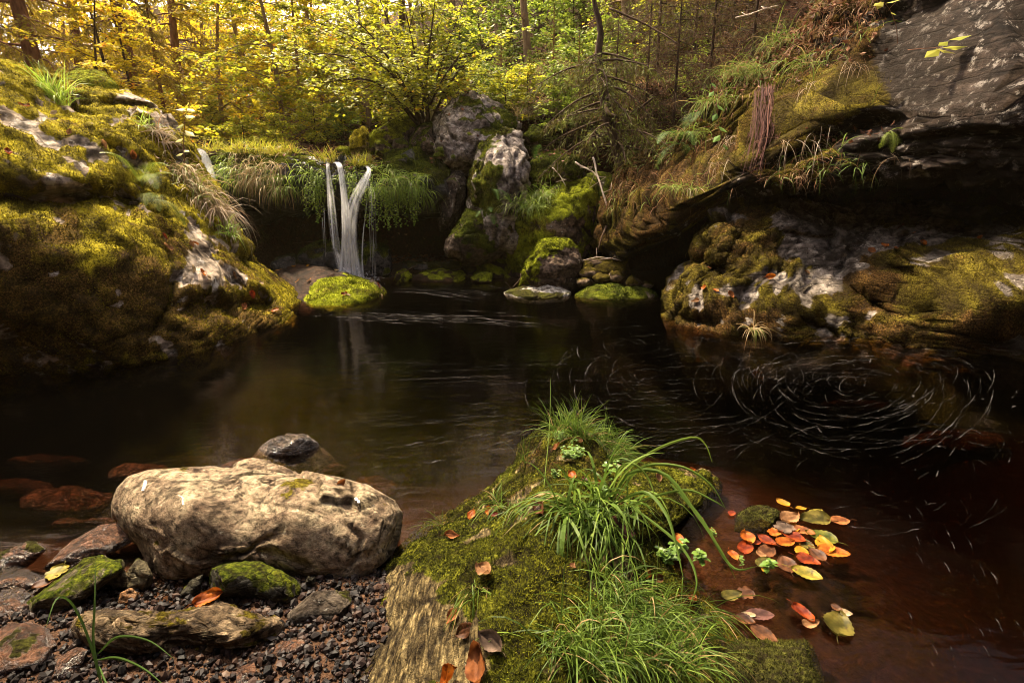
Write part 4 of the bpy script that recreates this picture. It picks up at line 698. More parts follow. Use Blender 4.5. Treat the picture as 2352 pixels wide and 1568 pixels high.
# on the waterfall lip
lipA = [(500 + 14 * i, 352 + (i % 3) * 8) for i in range(11)]
for i, (pts, n, L, mt, lab) in enumerate([
    ([(505, 362), (525, 372), (540, 365)], 260, .55, G_BRIGHT, 'green grass hanging over the ledge closest to the small chute'),
    ([(555, 365), (575, 372), (590, 362)], 420, .75, G_DRY, 'long straw coloured grass hanging down the ledge'),
    ([(600, 372), (618, 380), (635, 385)], 420, .75, G_DRY, 'long mixed green and straw grass hanging over the hollow'),
    ([(625, 385), (640, 395), (648, 400)], 220, .5, G_BRIGHT, 'bright leafy grass at the right end of the long hanging grasses'),
    ([(690, 385), (700, 392)], 130, .45, G_BRIGHT, 'small green grass tuft on the bare wet rock left of the falls'),
    ([(712, 388), (722, 395), (730, 400)], 110, .5, G_BRIGHT, 'green grass hanging just left of the waterfall'),
    ([(806, 388), (815, 392), (822, 395)], 110, .42, G_BRIGHT, 'green grass between the two strands of the waterfall'),
    ([(878, 385), (888, 390), (896, 392)], 220, .55, G_BRIGHT, 'green grass hanging just right of the waterfall'),
    ([(905, 392), (918, 398), (930, 402)], 330, .65, G_BRIGHT, 'thick green grass hanging over the hollow right of the falls'),
    ([(940, 400), (955, 405), (965, 412)], 330, .7, G_BRIGHT, 'long green grass at the right end of the ledge')]):
    tuft(onrock('E', [(x + dx, y + dy) for x, y in pts for dx, dy in ((0, -6), (-7, 12), (6, 28), (0, 44))]), int(n * 1.25), L * .62, .010, mt, lab, .12, (.05, -.7, .25), .75, 2.0, 'grasses hanging over the waterfall ledge')
for x, y, n, lab in [(480, 343, 160, 'golden grass on the ledge top beside the small chute'), (545, 340, 200, 'golden grass tuft on the ledge above the long hanging grass'), (600, 340, 160, 'short golden grass on the ledge top at its middle'), (655, 345, 240, 'bright yellow grass tuft on the ledge before the red leaf slope'), (745, 362, 120, 'yellow green grass at the lip left of the main strand'), (830, 372, 140, 'yellow green grass at the lip by the second strand')]:
    tuft(onrock('E', [(x - 12, y + 6), (x, y + 6), (x + 14, y + 8)], -.02), n, .32, .010, G_GOLD, lab, .12, (0, -.1, 1), .5, .8, 'golden grasses on top of the ledge')
# creeper on the ledge
def creeper(key, pts, n, L, label):
    P = onrock(key, pts); mb = MB(); 
    for i in range(n):
        p0 = P[rng.integers(len(P))] + rng.normal(size=3) * (.12, .03, .04) + (0, -.08, 0); ln = L * rng.uniform(.35, 1); m = int(ln / .022); t = np.linspace(0, 1, max(m, 3))
        c = p0 + np.stack([np.cumsum(rng.normal(size=len(t))) * .007, -.05 * np.sin(t * 2), -ln * t], -1)
        mb.tube(c, .0022, 3, .2, cap=False); k = len(c); sd_ = rng.choice([-1, 1], k)
        A = unit(np.stack([sd_ * rng.uniform(.4, 1, k), -rng.uniform(.1, .8, k), rng.uniform(-.7, .2, k)], -1)); B = unit(np.cross(A, rng.normal(size=(k, 3)) * .4 + (0, -.7, .7)))
        mb.leaves(c, A, B, .036, .028, rng.uniform(.35, 1, k))
    return tag(mb.build('creeper', G_BRIGHT, None), label, 'creeper')
creeper('E', [(880, 430), (900, 435), (915, 440), (925, 440)], 34, .6, 'leafy green creeper trailing down from the ledge right of the falls')
creeper('E', [(728, 400), (733, 405)], 22, .7, 'narrow mossy green creeper hanging left beside the waterfall')
creeper('E', [(818, 405), (814, 400)], 14, .5, 'short green creeper between the two water strands')
# on and beside the left boulder
tuft(onrock('L', [(412, 380), (425, 400), (435, 420), (448, 435), (460, 450)]), 560, .6, .011, G_DRY, 'straw and green grass drooping over the right shoulder of the huge left boulder', .12, (.35, -.5, .5), .45, 2.2)
tuft(onrock('L', [(470, 450), (485, 470), (500, 490)]), 420, .7, .010, G_PALE, 'pale dry grass hanging below the drooping green grass of the left boulder', .12, (.3, -.5, .3), .45, 2.2)
tuft(onrock('L', [(115, 215), (130, 225), (140, 240)]), 150, .45, .009, G_BRIGHT, 'green grass in the cleft at the top of the huge left boulder', .07, (.1, -.2, 1), .4, .9)
tuft(onrock('L', [(375, 310), (380, 320)]), 120, .4, .009, G_PALE, 'pale dry grass beside the white rock face of the left boulder', .05, (.3, -.4, .5), .4, 1.6)
tuft(onrock('L', [(520, 530), (530, 540)]), 60, .3, .010, G_BRIGHT, 'small green plant tuft low on the right edge of the left boulder', .05, (.2, -.2, .9), .5, 1.2)
tuft(onrock('L', [(545, 580)]), 26, .22, .010, G_BRIGHT, 'few green blades at the left boulder beside the dark hollow', .03, (.5, 0, .9), .4, 1.2)
tuft(onrock('L', [(330, 280), (335, 290)]), 40, .35, .008, G_BRIGHT, 'thin grass blades below the dark crack of the left boulder', .05, (.3, -.3, .7), .4, 1.2)
tuft(onrock('grass', [(1190, 470), (1215, 460), (1240, 450), (1260, 445), (1230, 475)]), 620, .42, .007, G_BRIGHT, 'fine green grass mat on top of the mossy boulder by the far shore', .16, (-.2, -.5, .8), .5, 1.7)
tuft(onrock('R', [(1735, 752), (1742, 755)]), 60, .28, .008, G_DRY, 'little half dry grass tuft at the waterline of the lichen boulder', .03, (0, -.5, .5), .6, 1.8)
# ------------------------------------------------------------------ ferns
FERN = leaf_mat('fern', [(.0, (.10, .14, .015)), (.5, (.20, .26, .03)), (1., (.38, .38, .05))], .45, .5, .2)
FERN2 = leaf_mat('fern_green', [(.0, (.05, .11, .015)), (.5, (.10, .20, .03)), (1., (.18, .30, .05))], .4, .5, .2)
def fern(p, n, L, label, lean=(0, -.4, .8), mat=None, cat='fern', name='fern', group=None, spread=.8, droop=1.3):
    p = np.asarray(p, float); f = empty(name, p, label, cat, group)
    for i in range(n):
        d = unit(np.array(lean) + spread * rng.normal(size=3) * (1, .7, .5)); ln = L * rng.uniform(.7, 1.1); m = 22; c = [p + rng.normal(size=3) * .01]; dd = d.copy()
        for k in range(m): dd = unit(dd + np.array([0, 0, -droop / m * (1 + k / m)])); c.append(c[-1] + dd * ln / m)
        c = np.array(c); tg = unit(np.gradient(c, axis=0)); sd_ = unit(np.cross(tg, np.array([0, 0, 1.0]) + rng.normal(size=3) * .2)); mb = MB(); mb.tube(c, np.linspace(.004, .001, m + 1), 4, .2, cap=False)
        t = np.linspace(0, 1, m + 1)[3:]; w_ = ln * .26 * np.sin(pi * (.12 + .86 * t)) ** .8
        for s_ in (-1, 1):
            base = c[3:]; A = unit(s_ * sd_[3:] + .45 * tg[3:] + np.array([0, 0, -.15]))
            for q in range(7):           # sub leaflets along each pinna
                u = (q + .5) / 7; pos = base + A * (w_ * u)[:, None]; Bn = unit(np.cross(A, np.cross(sd_[3:], tg[3:])))
                for s2 in (-1, 1):
                    A2 = unit(.6 * A + s2 * .8 * Bn); B2 = unit(np.cross(A2, np.cross(sd_[3:], tg[3:])))
                    mb.leaves(pos, A2, B2, ln / 22 * .62 * (1.2 - u), ln / 22 * .3 * (1.1 - u) + .001, np.clip(rng.normal(.5, .2, len(pos)), 0, 1))
        mb.build('frond', mat or FERN, f)
    return f
fern(surf('L', 330, 420)[0], 4, .55, 'yellow green fern growing on the right slope of the huge left boulder', (.5, -.2, .8), spread=.5)
fern(surf('L', 352, 455)[0], 3, .45, 'second yellowish fern just below the first on the left boulder', (.5, -.5, .4), spread=.5)
fern(surf('slab', 1135, 430)[0], 2, .32, 'small fern frond on the front of the tall upright slab', (.5, -.6, .3), FERN2, spread=.4)
fern(surf('rnd', 1125, 485)[0], 5, .40, 'green fern on top of the rounded mossy boulder', (.2, -.7, .5), FERN2, spread=.7)
fern(surf('C', 1605, 255)[0], 6, .5, 'green fern on the slope to the left of the red root curtain', (-.1, -.6, .5), FERN2, spread=.7)
fern(surf('C', 1560, 330)[0], 8, .55, 'dense green fern low on the edge of the overhang', (-.1, -.6, .3), FERN2, spread=.7, droop=1.8)
fern(surf('C', 2038, 300)[0], 8, .26, 'small pale fern growing alone on the bare face of the overhang', (0, -.7, .3), FERN, spread=.8, droop=2.2)
fern(surf('mr1', 1225, 365)[0], 4, .3, 'little bright fern behind the top of the tall slab', (0, -.5, .6), FERN2)
# ------------------------------------------------------------------ hanging roots, dry stalks on the overhang
ROOT = leaf_mat('roots', [(0, (.035, .010, .008)), (.7, (.08, .026, .019)), (1., (.18, .085, .055))], .1, .8, .1)
mb = MB()
for i in range(260):
    t = rng.random(); p0 = surf('C', 1752 + 42 * t, 212 + 6 * t)[0]; p1 = surf('C', 1712 + 62 * t, 372 - 22 * t)[0]; u = np.linspace(0, rng.uniform(.5, 1.0), 8)[:, None]
    c = p0 + (p1 - p0) * u + np.array([0, -.07, .03]) * np.sin(u * pi) + np.cumsum(rng.normal(size=(8, 3)) * .012, 0) + rng.normal(size=3) * .03 - unit(p0 - np.array([0, 0, HC])) * .05
    mb.tube(c, rng.uniform(.0012, .0036), 3, rng.random() ** 2, cap=False)
tag(mb.build('root_curtain', ROOT, None), 'dense curtain of hanging red brown roots on the slope above the overhang', 'roots')
for (x, y, n, L, lab) in [(1675, 305, 90, .6, 'bunch of whitish dry stalks hanging left of the red roots'), (1660, 360, 60, .4, 'pale dry stalks hanging at the edge of the overhang'), (1835, 268, 40, .5, 'pale withered grass hanging over the mossy ledge right of the roots'), (1960, 130, 60, .45, 'straw coloured wisp high on the slope by the bare rock face'), (1880, 180, 70, .4, 'dry grass wisp with curled leaves above the mossy ledge'), (2060, 352, 14, .45, 'thin bare stalks dangling below the small pale fern'), (1590, 410, 50, .35, 'dry straw wisps over the lower mossy lip of the overhang')]:
    tuft(onrock('C', [(x - 8, y), (x, y + 3), (x + 8, y), (x + 4, y + 12), (x - 10, y + 16)]), n * 2 // 3, L, .005, G_PALE, lab, .10, (-.1, -.5, -.1), .55, 2.0, 'dry stalks hanging on the overhang')
for (x, y, n, L, lab) in [(1690, 150, 220, .55, 'dark green grass tuft high on the slope right of the spruce'), (1740, 170, 200, .5, 'green grass tuft on the slope above the red roots'), (1650, 230, 160, .5, 'green grass beside the upper fern on the slope'), (1790, 90, 160, .5, 'grass tuft near the top of the dark slope'), (1610, 300, 140, .4, 'leafy green grass between the two slope ferns'), (1520, 300, 120, .35, 'small grass tuft at the left of the low slope fern'), (1560, 420, 140, .3, 'short yellowish grass on the mossy lip of the overhang'), (1850, 140, 120, .4, 'sparse grass in front of the dark earth at upper right')]:
    tuft(onrock('C', [(x - 14, y), (x, y + 4), (x + 14, y)]), n, L, .009, G_SLOPE, lab, .24, (-.15, -.4, .6), .8, 1.8, 'grass tufts on the slope above the overhang')
# ------------------------------------------------------------------ foreground grass
tuft(onrock('F', [(1275, 1000), (1300, 995), (1320, 995), (1340, 1005)]), 330, .22, .0035, G_FG, 'fine grass tuft crowning the tip of the mossy foreground rock', .035, (0, 0, 1), .45, .9)
tuft(onrock('F', [(1370, 1010), (1395, 1020), (1420, 1040), (1400, 1055)]), 420, .21, .0032, G_FG, 'fine arching grass on the right shoulder of the foreground rock tip', .035, (.5, 0, .7), .45, 1.5)
tuft(onrock('F', [(1130, 1150), (1145, 1160)]), 70, .20, .0032, G_FG, 'thin grass sprig on the left shoulder of the foreground rock', .03, (.3, -.3, .7), .6, 1.6)
tuft(onrock('F', [(1010, 1205)]), 12, .17, .003, G_FG, 'three or four thin blades leaning left toward the tan boulder', .02, (-.5, 0, .8), .5, 1.0)
tuft(onrock('F', [(1205, 1060)]), 12, .16, .003, G_FG, 'few upright blades on the left edge of the rock tip', .02, (-.1, 0, 1), .25, .5)
BLD = [(1300, 1190), (1340, 1200), (1380, 1210), (1440, 1220), (1330, 1165), (1350, 1155), (1375, 1160), (1400, 1165), (1420, 1170), (1440, 1165)]
bp_ = onrock('F', BLD)
mb = MB(); n = 330; k = rng.integers(0, len(bp_), n)
mb.blades(bp_[k] + rng.normal(size=(n, 3)) * (.022, .022, .004), unit(np.array([-.35, -.55, .45]) + rng.normal(size=(n, 3)) * .28), rng.uniform(.2, .40, n), rng.uniform(.004, .009, n), rng.uniform(1.0, 2.4, n), np.clip(rng.normal(.5, .28, n), 0, 1), 7)
n = 60; k = rng.integers(0, len(bp_), n)
mb.blades(bp_[k] + rng.normal(size=(n, 3)) * (.02, .02, .004), unit(np.array([.05, -.4, .8]) + rng.normal(size=(n, 3)) * .4), rng.uniform(.2, .34, n), rng.uniform(.009, .014, n), rng.uniform(1.2, 2.4, n), np.clip(rng.normal(.55, .15, n), .15, 1), 8)
def pblade(mb, pts, w, a):     # one broad blade along (px, py, Y) points
    P = spline(np.array([at(x, y, Y) for x, y, Y in pts]), 18); tg = unit(np.gradient(P, axis=0)); sd_ = unit(np.cross(tg, np.array([.2, -.9, .5]))); t = np.linspace(0, 1, 18); ww = .78 * w * np.minimum(1, .35 + 3 * t) * (1 - t ** 3) * .5 + .0003
    nn_ = np.cross(sd_, tg); V = np.stack([P - sd_ * ww[:, None], P + nn_ * ww[:, None] * .35, P + sd_ * ww[:, None]], 1).reshape(-1, 3); i = np.arange(17)[:, None] * 3
    Q = np.concatenate([i + [[0, 1, 4, 3]], i + [[1, 2, 5, 4]]]); mb.add(V, None, Q, a)
for pts, w_, a in [([(1400, 1150, 1.95), (1440, 1080, 1.95), (1510, 1030, 1.97), (1590, 1004, 1.98), (1620, 1020, 1.98), (1636, 1062, 1.97)], .013, .95),
                  ([(1405, 1150, 1.9), (1450, 1085, 1.9), (1530, 1090, 1.86), (1600, 1180, 1.75), (1660, 1270, 1.65), (1690, 1330, 1.6)], .018, .6),
                  ([(1410, 1155, 1.9), (1470, 1075, 1.95), (1560, 1070, 1.9), (1630, 1110, 1.85), (1668, 1170, 1.8)], .014, .7),
                  ([(1405, 1160, 1.85), (1480, 1130, 1.8), (1530, 1180, 1.7), (1555, 1260, 1.6), (1570, 1330, 1.52)], .017, .55),
                  ([(1400, 1160, 1.9), (1420, 1080, 1.92), (1455, 1065, 1.9), (1490, 1100, 1.87), (1510, 1160, 1.8)], .013, .8),
                  ([(1420, 1170, 1.85), (1500, 1140, 1.85), (1580, 1125, 1.82), (1640, 1150, 1.78), (1665, 1165, 1.77)], .011, .7),
                  ([(1540, 1110, 1.86), (1610, 1190, 1.75), (1680, 1300, 1.62), (1740, 1300, 1.6)], .016, .5),
                  ([(1450, 1160, 1.8), (1560, 1250, 1.65), (1600, 1330, 1.55), (1580, 1400, 1.45)], .012, .6),
                  ([(1380, 1165, 1.85), (1360, 1200, 1.7), (1320, 1290, 1.55), (1290, 1370, 1.47)], .015, .55),
                  ([(1390, 1165, 1.85), (1345, 1180, 1.72), (1290, 1240, 1.6), (1245, 1320, 1.52)], .015, .7),
                  ([(1400, 1170, 1.82), (1400, 1230, 1.62), (1360, 1310, 1.52), (1280, 1365, 1.48)], .016, .6)]: pblade(mb, pts, w_, a)
tag(mb.build('grass_tuft', G_FG, None), 'big clump of broad arching green blades in the middle of the foreground rock', 'grass')
p = onrock('F', [(1300, 1440), (1340, 1480), (1380, 1420), (1420, 1490), (1590, 1480), (1540, 1500), (1400, 1340), (1430, 1360), (1460, 1380), (1500, 1390), (1530, 1420), (1480, 1430), (1450, 1450), (1500, 1470), (1440, 1400), (1560, 1440)])
mb = MB(); n = 1300; k = rng.integers(0, len(p), n)
mb.blades(p[k] + rng.normal(size=(n, 3)) * (.03, .03, .004), unit(np.array([.0, -.3, .5]) + rng.normal(size=(n, 3)) * (.55, .4, .3)), rng.uniform(.1, .28, n), rng.uniform(.0022, .0042, n), rng.uniform(1.0, 2.4, n), np.clip(rng.normal(.5, .28, n), 0, 1), 6)
tag(mb.build('grass_tuft', G_FG, None), 'wide shaggy mat of fine green grass at the bottom of the foreground rock', 'grass')
tuft(onrock('F', [(1420, 1510), (1500, 1530), (1560, 1540), (1360, 1520)]), 330, .2, .0032, G_FG, 'fine upright grass at the very bottom edge of the foreground rock', .04, (.1, -.1, 1), .4, 1.1)
tuft(onrock('F', [(1075, 1370), (1095, 1350)]), 36, .16, .003, G_FG, 'thin flattened blades on the left side of the foreground rock', .03, (.2, -.5, .4), .5, 1.6)
tuft(onrock('F', [(1180, 1150), (1190, 1170)]), 60, .17, .003, G_FG, 'few fine blades hanging on the middle of the foreground rock left of the big clump', .03, (.3, -.5, .4), .4, 1.6)
tuft(onrock('F', [(1620, 1390), (1640, 1410)]), 40, .3, .003, G_FG, 'long thin blades arching over the brown leaves at the right water edge', .03, (.6, -.6, .5), .3, 1.4)
p0 = surf('F', 1245, 1290)[0]
mb = MB(); pblade(mb, [(1243, 1185, 1.75), (1252, 1090, 2.0), (1262, 980, 2.25), (1265, 868, 2.5)], .004, .8); tag(mb.build('grass_stalk', G_FG, None), 'single tall thin stalk rising above the foreground rock tip', 'grass')
mb = MB()
for pts, w_, a in [([(238, 1590, 1.2), (215, 1480, 1.25), (218, 1380, 1.3), (219, 1290, 1.36)], .008, .5), ([(235, 1585, 1.2), (205, 1470, 1.25), (165, 1385, 1.28), (130, 1375, 1.26), (105, 1440, 1.2)], .008, .5), ([(225, 1500, 1.24), (270, 1462, 1.25), (340, 1470, 1.24), (400, 1512, 1.2)], .008, .55), ([(222, 1515, 1.23), (270, 1510, 1.22), (330, 1535, 1.18), (385, 1580, 1.13)], .009, .5), ([(228, 1530, 1.22), (240, 1560, 1.18), (262, 1600, 1.14)], .007, .5)]: pblade(mb, pts, w_, a)
tag(mb.build('grass_tuft', leaf_mat('grass_dark', [(0, (.03, .06, .01)), (1., (.07, .13, .02))], .3, .45, .3), None), 'few long green blades in front of the stones at the lower left', 'grass')
# ------------------------------------------------------------------ broad leaved herbs
HERB = leaf_mat('herb', [(0, (0.042, 0.091, 0.0105)), (.5, (0.091, 0.168, 0.021)), (1., (0.168, 0.252, 0.042))], .35, .4, .35)
def herb(p, n, L, lab, leafL=.03, lean=(0, 0, 1), group=None, spread=.5, name='herb', mat=None, pairs=4):
    mb = MB(); p = np.asarray(p, float)
    for i in range(n):
        d = unit(np.array(lean, float) + spread * rng.normal(size=3)); d[2] = abs(d[2]) + .15; ln = L * rng.uniform(.6, 1.1); q = p + rng.normal(size=3) * (.02, .02, .002) * (L / .08); c = q + np.linspace(0, 1, 7)[:, None] * d * ln
        mb.tube(c, .0014 * L / .08, 4, .6, cap=False)
        for j in range(pairs):
            b = q + d * ln * (.35 + .65 * j / max(1, pairs - 1)); a = j * 1.57 + rng.uniform(-.3, .3) + i
            for s_ in (0, pi):
                A = unit(np.array([cos(a + s_), sin(a + s_), rng.uniform(.1, .5)])); B = unit(np.cross(A, np.array([0, 0, 1.]) + rng.normal(size=3) * .15)); l = leafL * rng.uniform(.7, 1.1) * (1 if j < pairs - 1 else .7)
                t = np.linspace(0, 1, 8); w_ = l * .34 * np.sin(pi * t ** .85) ** .75; cc = b + A * (t * l)[:, None] - np.array([0, 0, 1.]) * (t ** 2 * l * .25)[:, None]; N = np.cross(B, A)
                V = np.stack([cc - B * w_[:, None] + N * (w_ * .25)[:, None], cc, cc + B * w_[:, None] + N * (w_ * .25)[:, None]], 1).reshape(-1, 3); ii_ = np.arange(7)[:, None] * 3
                mb.add(V, None, np.concatenate([ii_ + [[0, 1, 4, 3]], ii_ + [[1, 2, 5, 4]]]), np.clip(rng.normal(.55, .2), 0, 1))
    return tag(mb.build(name, mat or HERB, None, smooth=True), lab, 'herb', group)
for x, y, n, L, lab in [(1735, 1300, 2, .07, 'round leaved green herb at the water right beneath the tip of a broad blade'), (1610, 1300, 3, .05, 'rosette of oval bright leaves at the water edge among grass'), (1520, 1300, 5, .06, 'dense patch of oval green leaves under the broad grass blades'), (1560, 1275, 4, .05, 'upright oval leaved herb at the edge of the foreground rock'), (1700, 1300, 2, .04, 'low spread leaves lying on the water beside the floating leaves'), (1640, 1230, 4, .03, 'tiny leaved sprigs on the water left of the orange leaves')]:
    herb(atz(x, y, .01), n, L, lab, .034 if L > .04 else .014)
for x, y, n, L, ll, lab in [(1410, 1100, 5, .07, .03, 'round leaved plant behind the broad blades on the foreground rock'), (1325, 1045, 9, .05, .020, 'bright feathery herb near the tip of the foreground rock'), (1290, 1010, 7, .05, .016, 'small pale green herb left of the tip grass'), (1300, 1060, 8, .05, .02, 'second feathery herb below the first near the rock tip'), (1380, 1140, 9, .05, .014, 'low leafy green patch beside the root of the broad clump'), (1270, 1090, 8, .03, .012, 'tiny yellow green seedlings on the moss of the rock tip')]:
    herb(surf('F', x, y)[0], n, L, lab, ll)
# sapling on the left boulder and leaf twigs on the right
SAPL = leaf_mat('sapling_leaf', [(0, (.2, .26, .03)), (.5, (.4, .4, .05)), (1., (.6, .52, .12))], .5, .4, .2)
TWIG = bark_mat('twig_bark', (.12, .05, .03), (.25, .13, .08))
def twigplant(path, leaves, lab, L=.09, name='sapling', cat='sapling', rad=.006, lm=None):
    P = np.array([at(*q) for q in path]); e = empty(name, P[0], lab, cat); mb = MB(); mb.tube(spline(P, 16), np.linspace(rad, rad * .4, 16), 5); mb.build('stem', TWIG, e)
    mb = MB()
    for (x, y, Y, dx, dy, s) in leaves:
        b = at(x, y, Y); t = at(x + dx, y + dy, Y - .04); A = unit(t - b); B = unit(np.cross(A, np.array([.1, -.5, .85]))); mb.leaves(b[None], A[None], B[None], L * s, L * s * .6, np.array([rng.uniform(.2, 1)]), .08)
    mb.build('foliage', lm or SAPL, e); return e
twigplant([(424, 372, 7.0), (421, 330, 7.0), (424, 290, 7.0), (428, 248, 7.0)], [(428, 250, 7, 20, 6, 1.2), (427, 250, 7, -16, 2, 1), (424, 266, 7, 26, 4, 1.4), (423, 285, 7, -18, 10, 1), (424, 300, 7, 24, 14, 1.4), (422, 318, 7, -18, 8, 1), (421, 345, 7, 16, 4, .9), (421, 352, 7, -16, 6, .8), (428, 246, 7, 6, -14, .7)], 'thin red stemmed sapling with yellow leaves on the shoulder of the left boulder', .11)
twigplant([(2062, 100, 6.3), (2058, 60, 6.2), (2045, 25, 6.2), (2030, 5, 6.2)], [(2030, 6, 6.2, -18, 6, 1.2), (2034, 8, 6.2, 16, -4, 1.2), (2024, 4, 6.2, -6, 12, 1), (2046, 28, 6.2, 10, 6, .6)], 'slender twig with bright yellow green leaves at the top right', .12, 'twig', 'twig', .004)
twigplant([(2085, 115, 5.9), (2120, 112, 5.8), (2160, 108, 5.75), (2185, 90, 5.75)], [(2165, 110, 5.75, 40, -2, 1.3), (2160, 112, 5.75, -28, 16, 1.3), (2180, 92, 5.75, 30, -6, 1.1), (2178, 96, 5.75, -20, 8, .9), (2150, 112, 5.75, 24, 6, 1.1)], 'leafy twig reaching across the bare grey rock at upper right', .15, 'twig', 'twig', .004)
twigplant([(1660, 330, 7.2), (1650, 280, 7.2), (1645, 230, 7.2), (1630, 170, 7.3)], [(1650, 290, 7.2, 14, 10, 1.5), (1648, 260, 7.2, -10, 16, 1.4), (1646, 240, 7.2, 14, 12, 1.4), (1640, 210, 7.2, -12, 12, 1.2), (1634, 190, 7.2, 10, 10, 1), (1655, 310, 7.2, -14, 14, 1.6), (1660, 330, 7.2, 12, 14, 1.4)], 'tall drooping green leaved stem on the slope near the ferns', .09, lm=FERN2)
# dead sticks
STK = bark_mat('bleached_wood', (.28, .2, .14), (.6, .5, .42)); DSTK = bark_mat('dark_wood', (.05, .03, .02), (.14, .09, .06))
for path, r, mt, lab in [([(1362, 362, 8.5), (1372, 400, 8.3), (1385, 440, 8.1), (1400, 480, 8.0)], .017, STK, 'bleached forked stick leaning beside the overhang'), ([(1322, 372, 8.7), (1350, 388, 8.5), (1372, 410, 8.3), (1396, 488, 7.9)], .014, STK, 'second pale stick crossing the bleached one'), ([(1270, 385, 8.6), (1282, 400, 8.5), (1298, 428, 8.4)], .010, STK, 'thin pale stick pointing down behind the grassy boulder'), ([(1398, 510, 7.9), (1385, 540, 7.7), (1375, 575, 7.6)], .018, DSTK, 'dark root stick between grassy boulder and overhang'), ([(1340, 598, 7.7), (1380, 592, 7.6), (1425, 598, 7.5)], .010, STK, 'driftwood stick lying on the rubble'), ([(1350, 606, 7.6), (1390, 600, 7.5), (1430, 590, 7.5)], .008, DSTK, 'dark thin driftwood on the rubble'), ([(1178, 660, 7.1), (1192, 640, 7.15), (1198, 625, 7.2)], .008, DSTK, 'thin dead twig at the water before the triangular boulder'), ([(1160, 648, 7.1), (1172, 660, 7.1), (1190, 668, 7.1)], .006, DSTK, 'small crooked twig beside the flat pale stone'), ([(1400, 20, 9.3), (1480, 60, 9.0), (1560, 110, 8.6)], .02, DSTK, 'dark fallen branch slanting across the slope'), ([(1690, 40, 8.6), (1740, 22, 8.4), (1790, 10, 8.2)], .012, STK, 'pale bare twig lying on the upper right slope'), ([(672, 560, 9.6), (700, 554, 9.5), (735, 550, 9.3)], .007, DSTK, 'reddish stick lying in the dark hollow left of the falls'), ([(1000, 590, 9.0), (930, 618, 8.5), (905, 632, 8.4)], .009, DSTK, 'wet stick lying on the stones right of the falls')]:
    mb = MB(); P = spline(np.array([at(*q) for q in path]), 14) + np.cumsum(rng.normal(size=(14, 3)) * .004, 0); mb.tube(P, np.linspace(r, r * .45, 14), 6)
    if mt is STK:
        for j in (5, 9): mb.tube(np.array([P[j], P[j] + unit(rng.normal(size=3) + (0, 0, .4)) * r * 7, P[j] + unit(rng.normal(size=3) + (0, 0, .2)) * r * 13]), [r * .5, r * .35, r * .2], 5)
    tag(mb.build('stick', mt, None, smooth=True), lab, 'stick')

# uncountable blades, stalks and twigs on the overgrown slope
def ground_cover():
    mb = MB(); n = 9000; px = rng.uniform(1040, 1620, n); ys = rng.uniform(9.2, 14.5, n); P = at(px, 200, ys); x = P[:, 0]; w_ = fbm(np.stack([x * 1.1, ys * 1.1, 0 * x], -1), 4); k = w_ > .0; x, ys = x[k], ys[k]; n = len(x); z = th(x, ys)
    h = rng.uniform(.03, .38, n) * np.clip(w_[k] * 3, .2, 1); A = unit(rng.normal(size=(n, 3)) * (1, 1, .35)); B = unit(np.cross(A, np.array([0, -.4, 1.]) + rng.normal(size=(n, 3)) * .4)); mb.leaves(np.stack([x, ys, z + h], -1), A, B, rng.uniform(.04, .09, n), rng.uniform(.025, .06, n), rng.uniform(.45, 1, n))
    n = 6000; px = rng.uniform(1040, 1700, n); ys = rng.uniform(9.0, 14, n); P = at(px, 200, ys); x = P[:, 0]; z = th(x, ys); mb.blades(np.stack([x, ys, z - .01], -1), unit(np.array([0, -.2, .8]) + rng.normal(size=(n, 3)) * .5), .3 * rng.uniform(.4, 1.2, n), .008 * rng.uniform(.5, 1.2, n), 1.4, rng.choice([.0, .2, .35, .7, .85], n) + rng.uniform(0, .1, n), 4)
    tag(mb.build('ground_cover', leaf_mat('ground_growth', [(0, (.45, .26, .13)), (.25, (.28, .14, .07)), (.45, (.10, .14, .015)), (.7, (.20, .27, .03)), (1., (.36, .40, .05))], .4, .6, .15), None, origin=(0, 0, 0)), kind='stuff')
ground_cover()
def slope_growth():
    o, P, N, T, mk_ = SURF['C']; q = proj(P); c = np.where((q[0] > 1380) & (q[0] < 2075) & (q[1] < 480) & (N[:, 2] > -.15) & ((N * (P - np.array([0, 0, HC]))).sum(1) < 0) & (mk_ > .3))[0]; mb = MB()
    for n, tl, L, W, dr, ln in ((5200, (.0, .5), .22, .007, 2.0, (-.1, -.6, .3)), (2600, (.6, 1.), .25, .009, 1.8, (-.1, -.4, .7)), (3200, (0, .3), .18, .005, .6, (-.3, -.5, .3))):
        k = rng.choice(c, n); w_ = fbm(P[k] * 1.4 + n, 3); k = k[w_ > -.05]; n = len(k)
        mb.blades(P[k], unit(np.array(ln) + rng.normal(size=(n, 3)) * .6), L * rng.uniform(.4, 1.3, n), W * rng.uniform(.5, 1.2, n), dr * rng.uniform(.4, 1.4, n), rng.uniform(tl[0], tl[1], n), 4)
    tag(mb.build('undergrowth', leaf_mat('slope_growth', [(0, (.28, .13, .07)), (.25, (.16, .08, .04)), (.5, (.42, .28, .14)), (.6, (.05, .08, .012)), (1., (.15, .22, .03))], .25, .6, .15), None, origin=(0, 0, 0)), kind='stuff')
slope_growth()
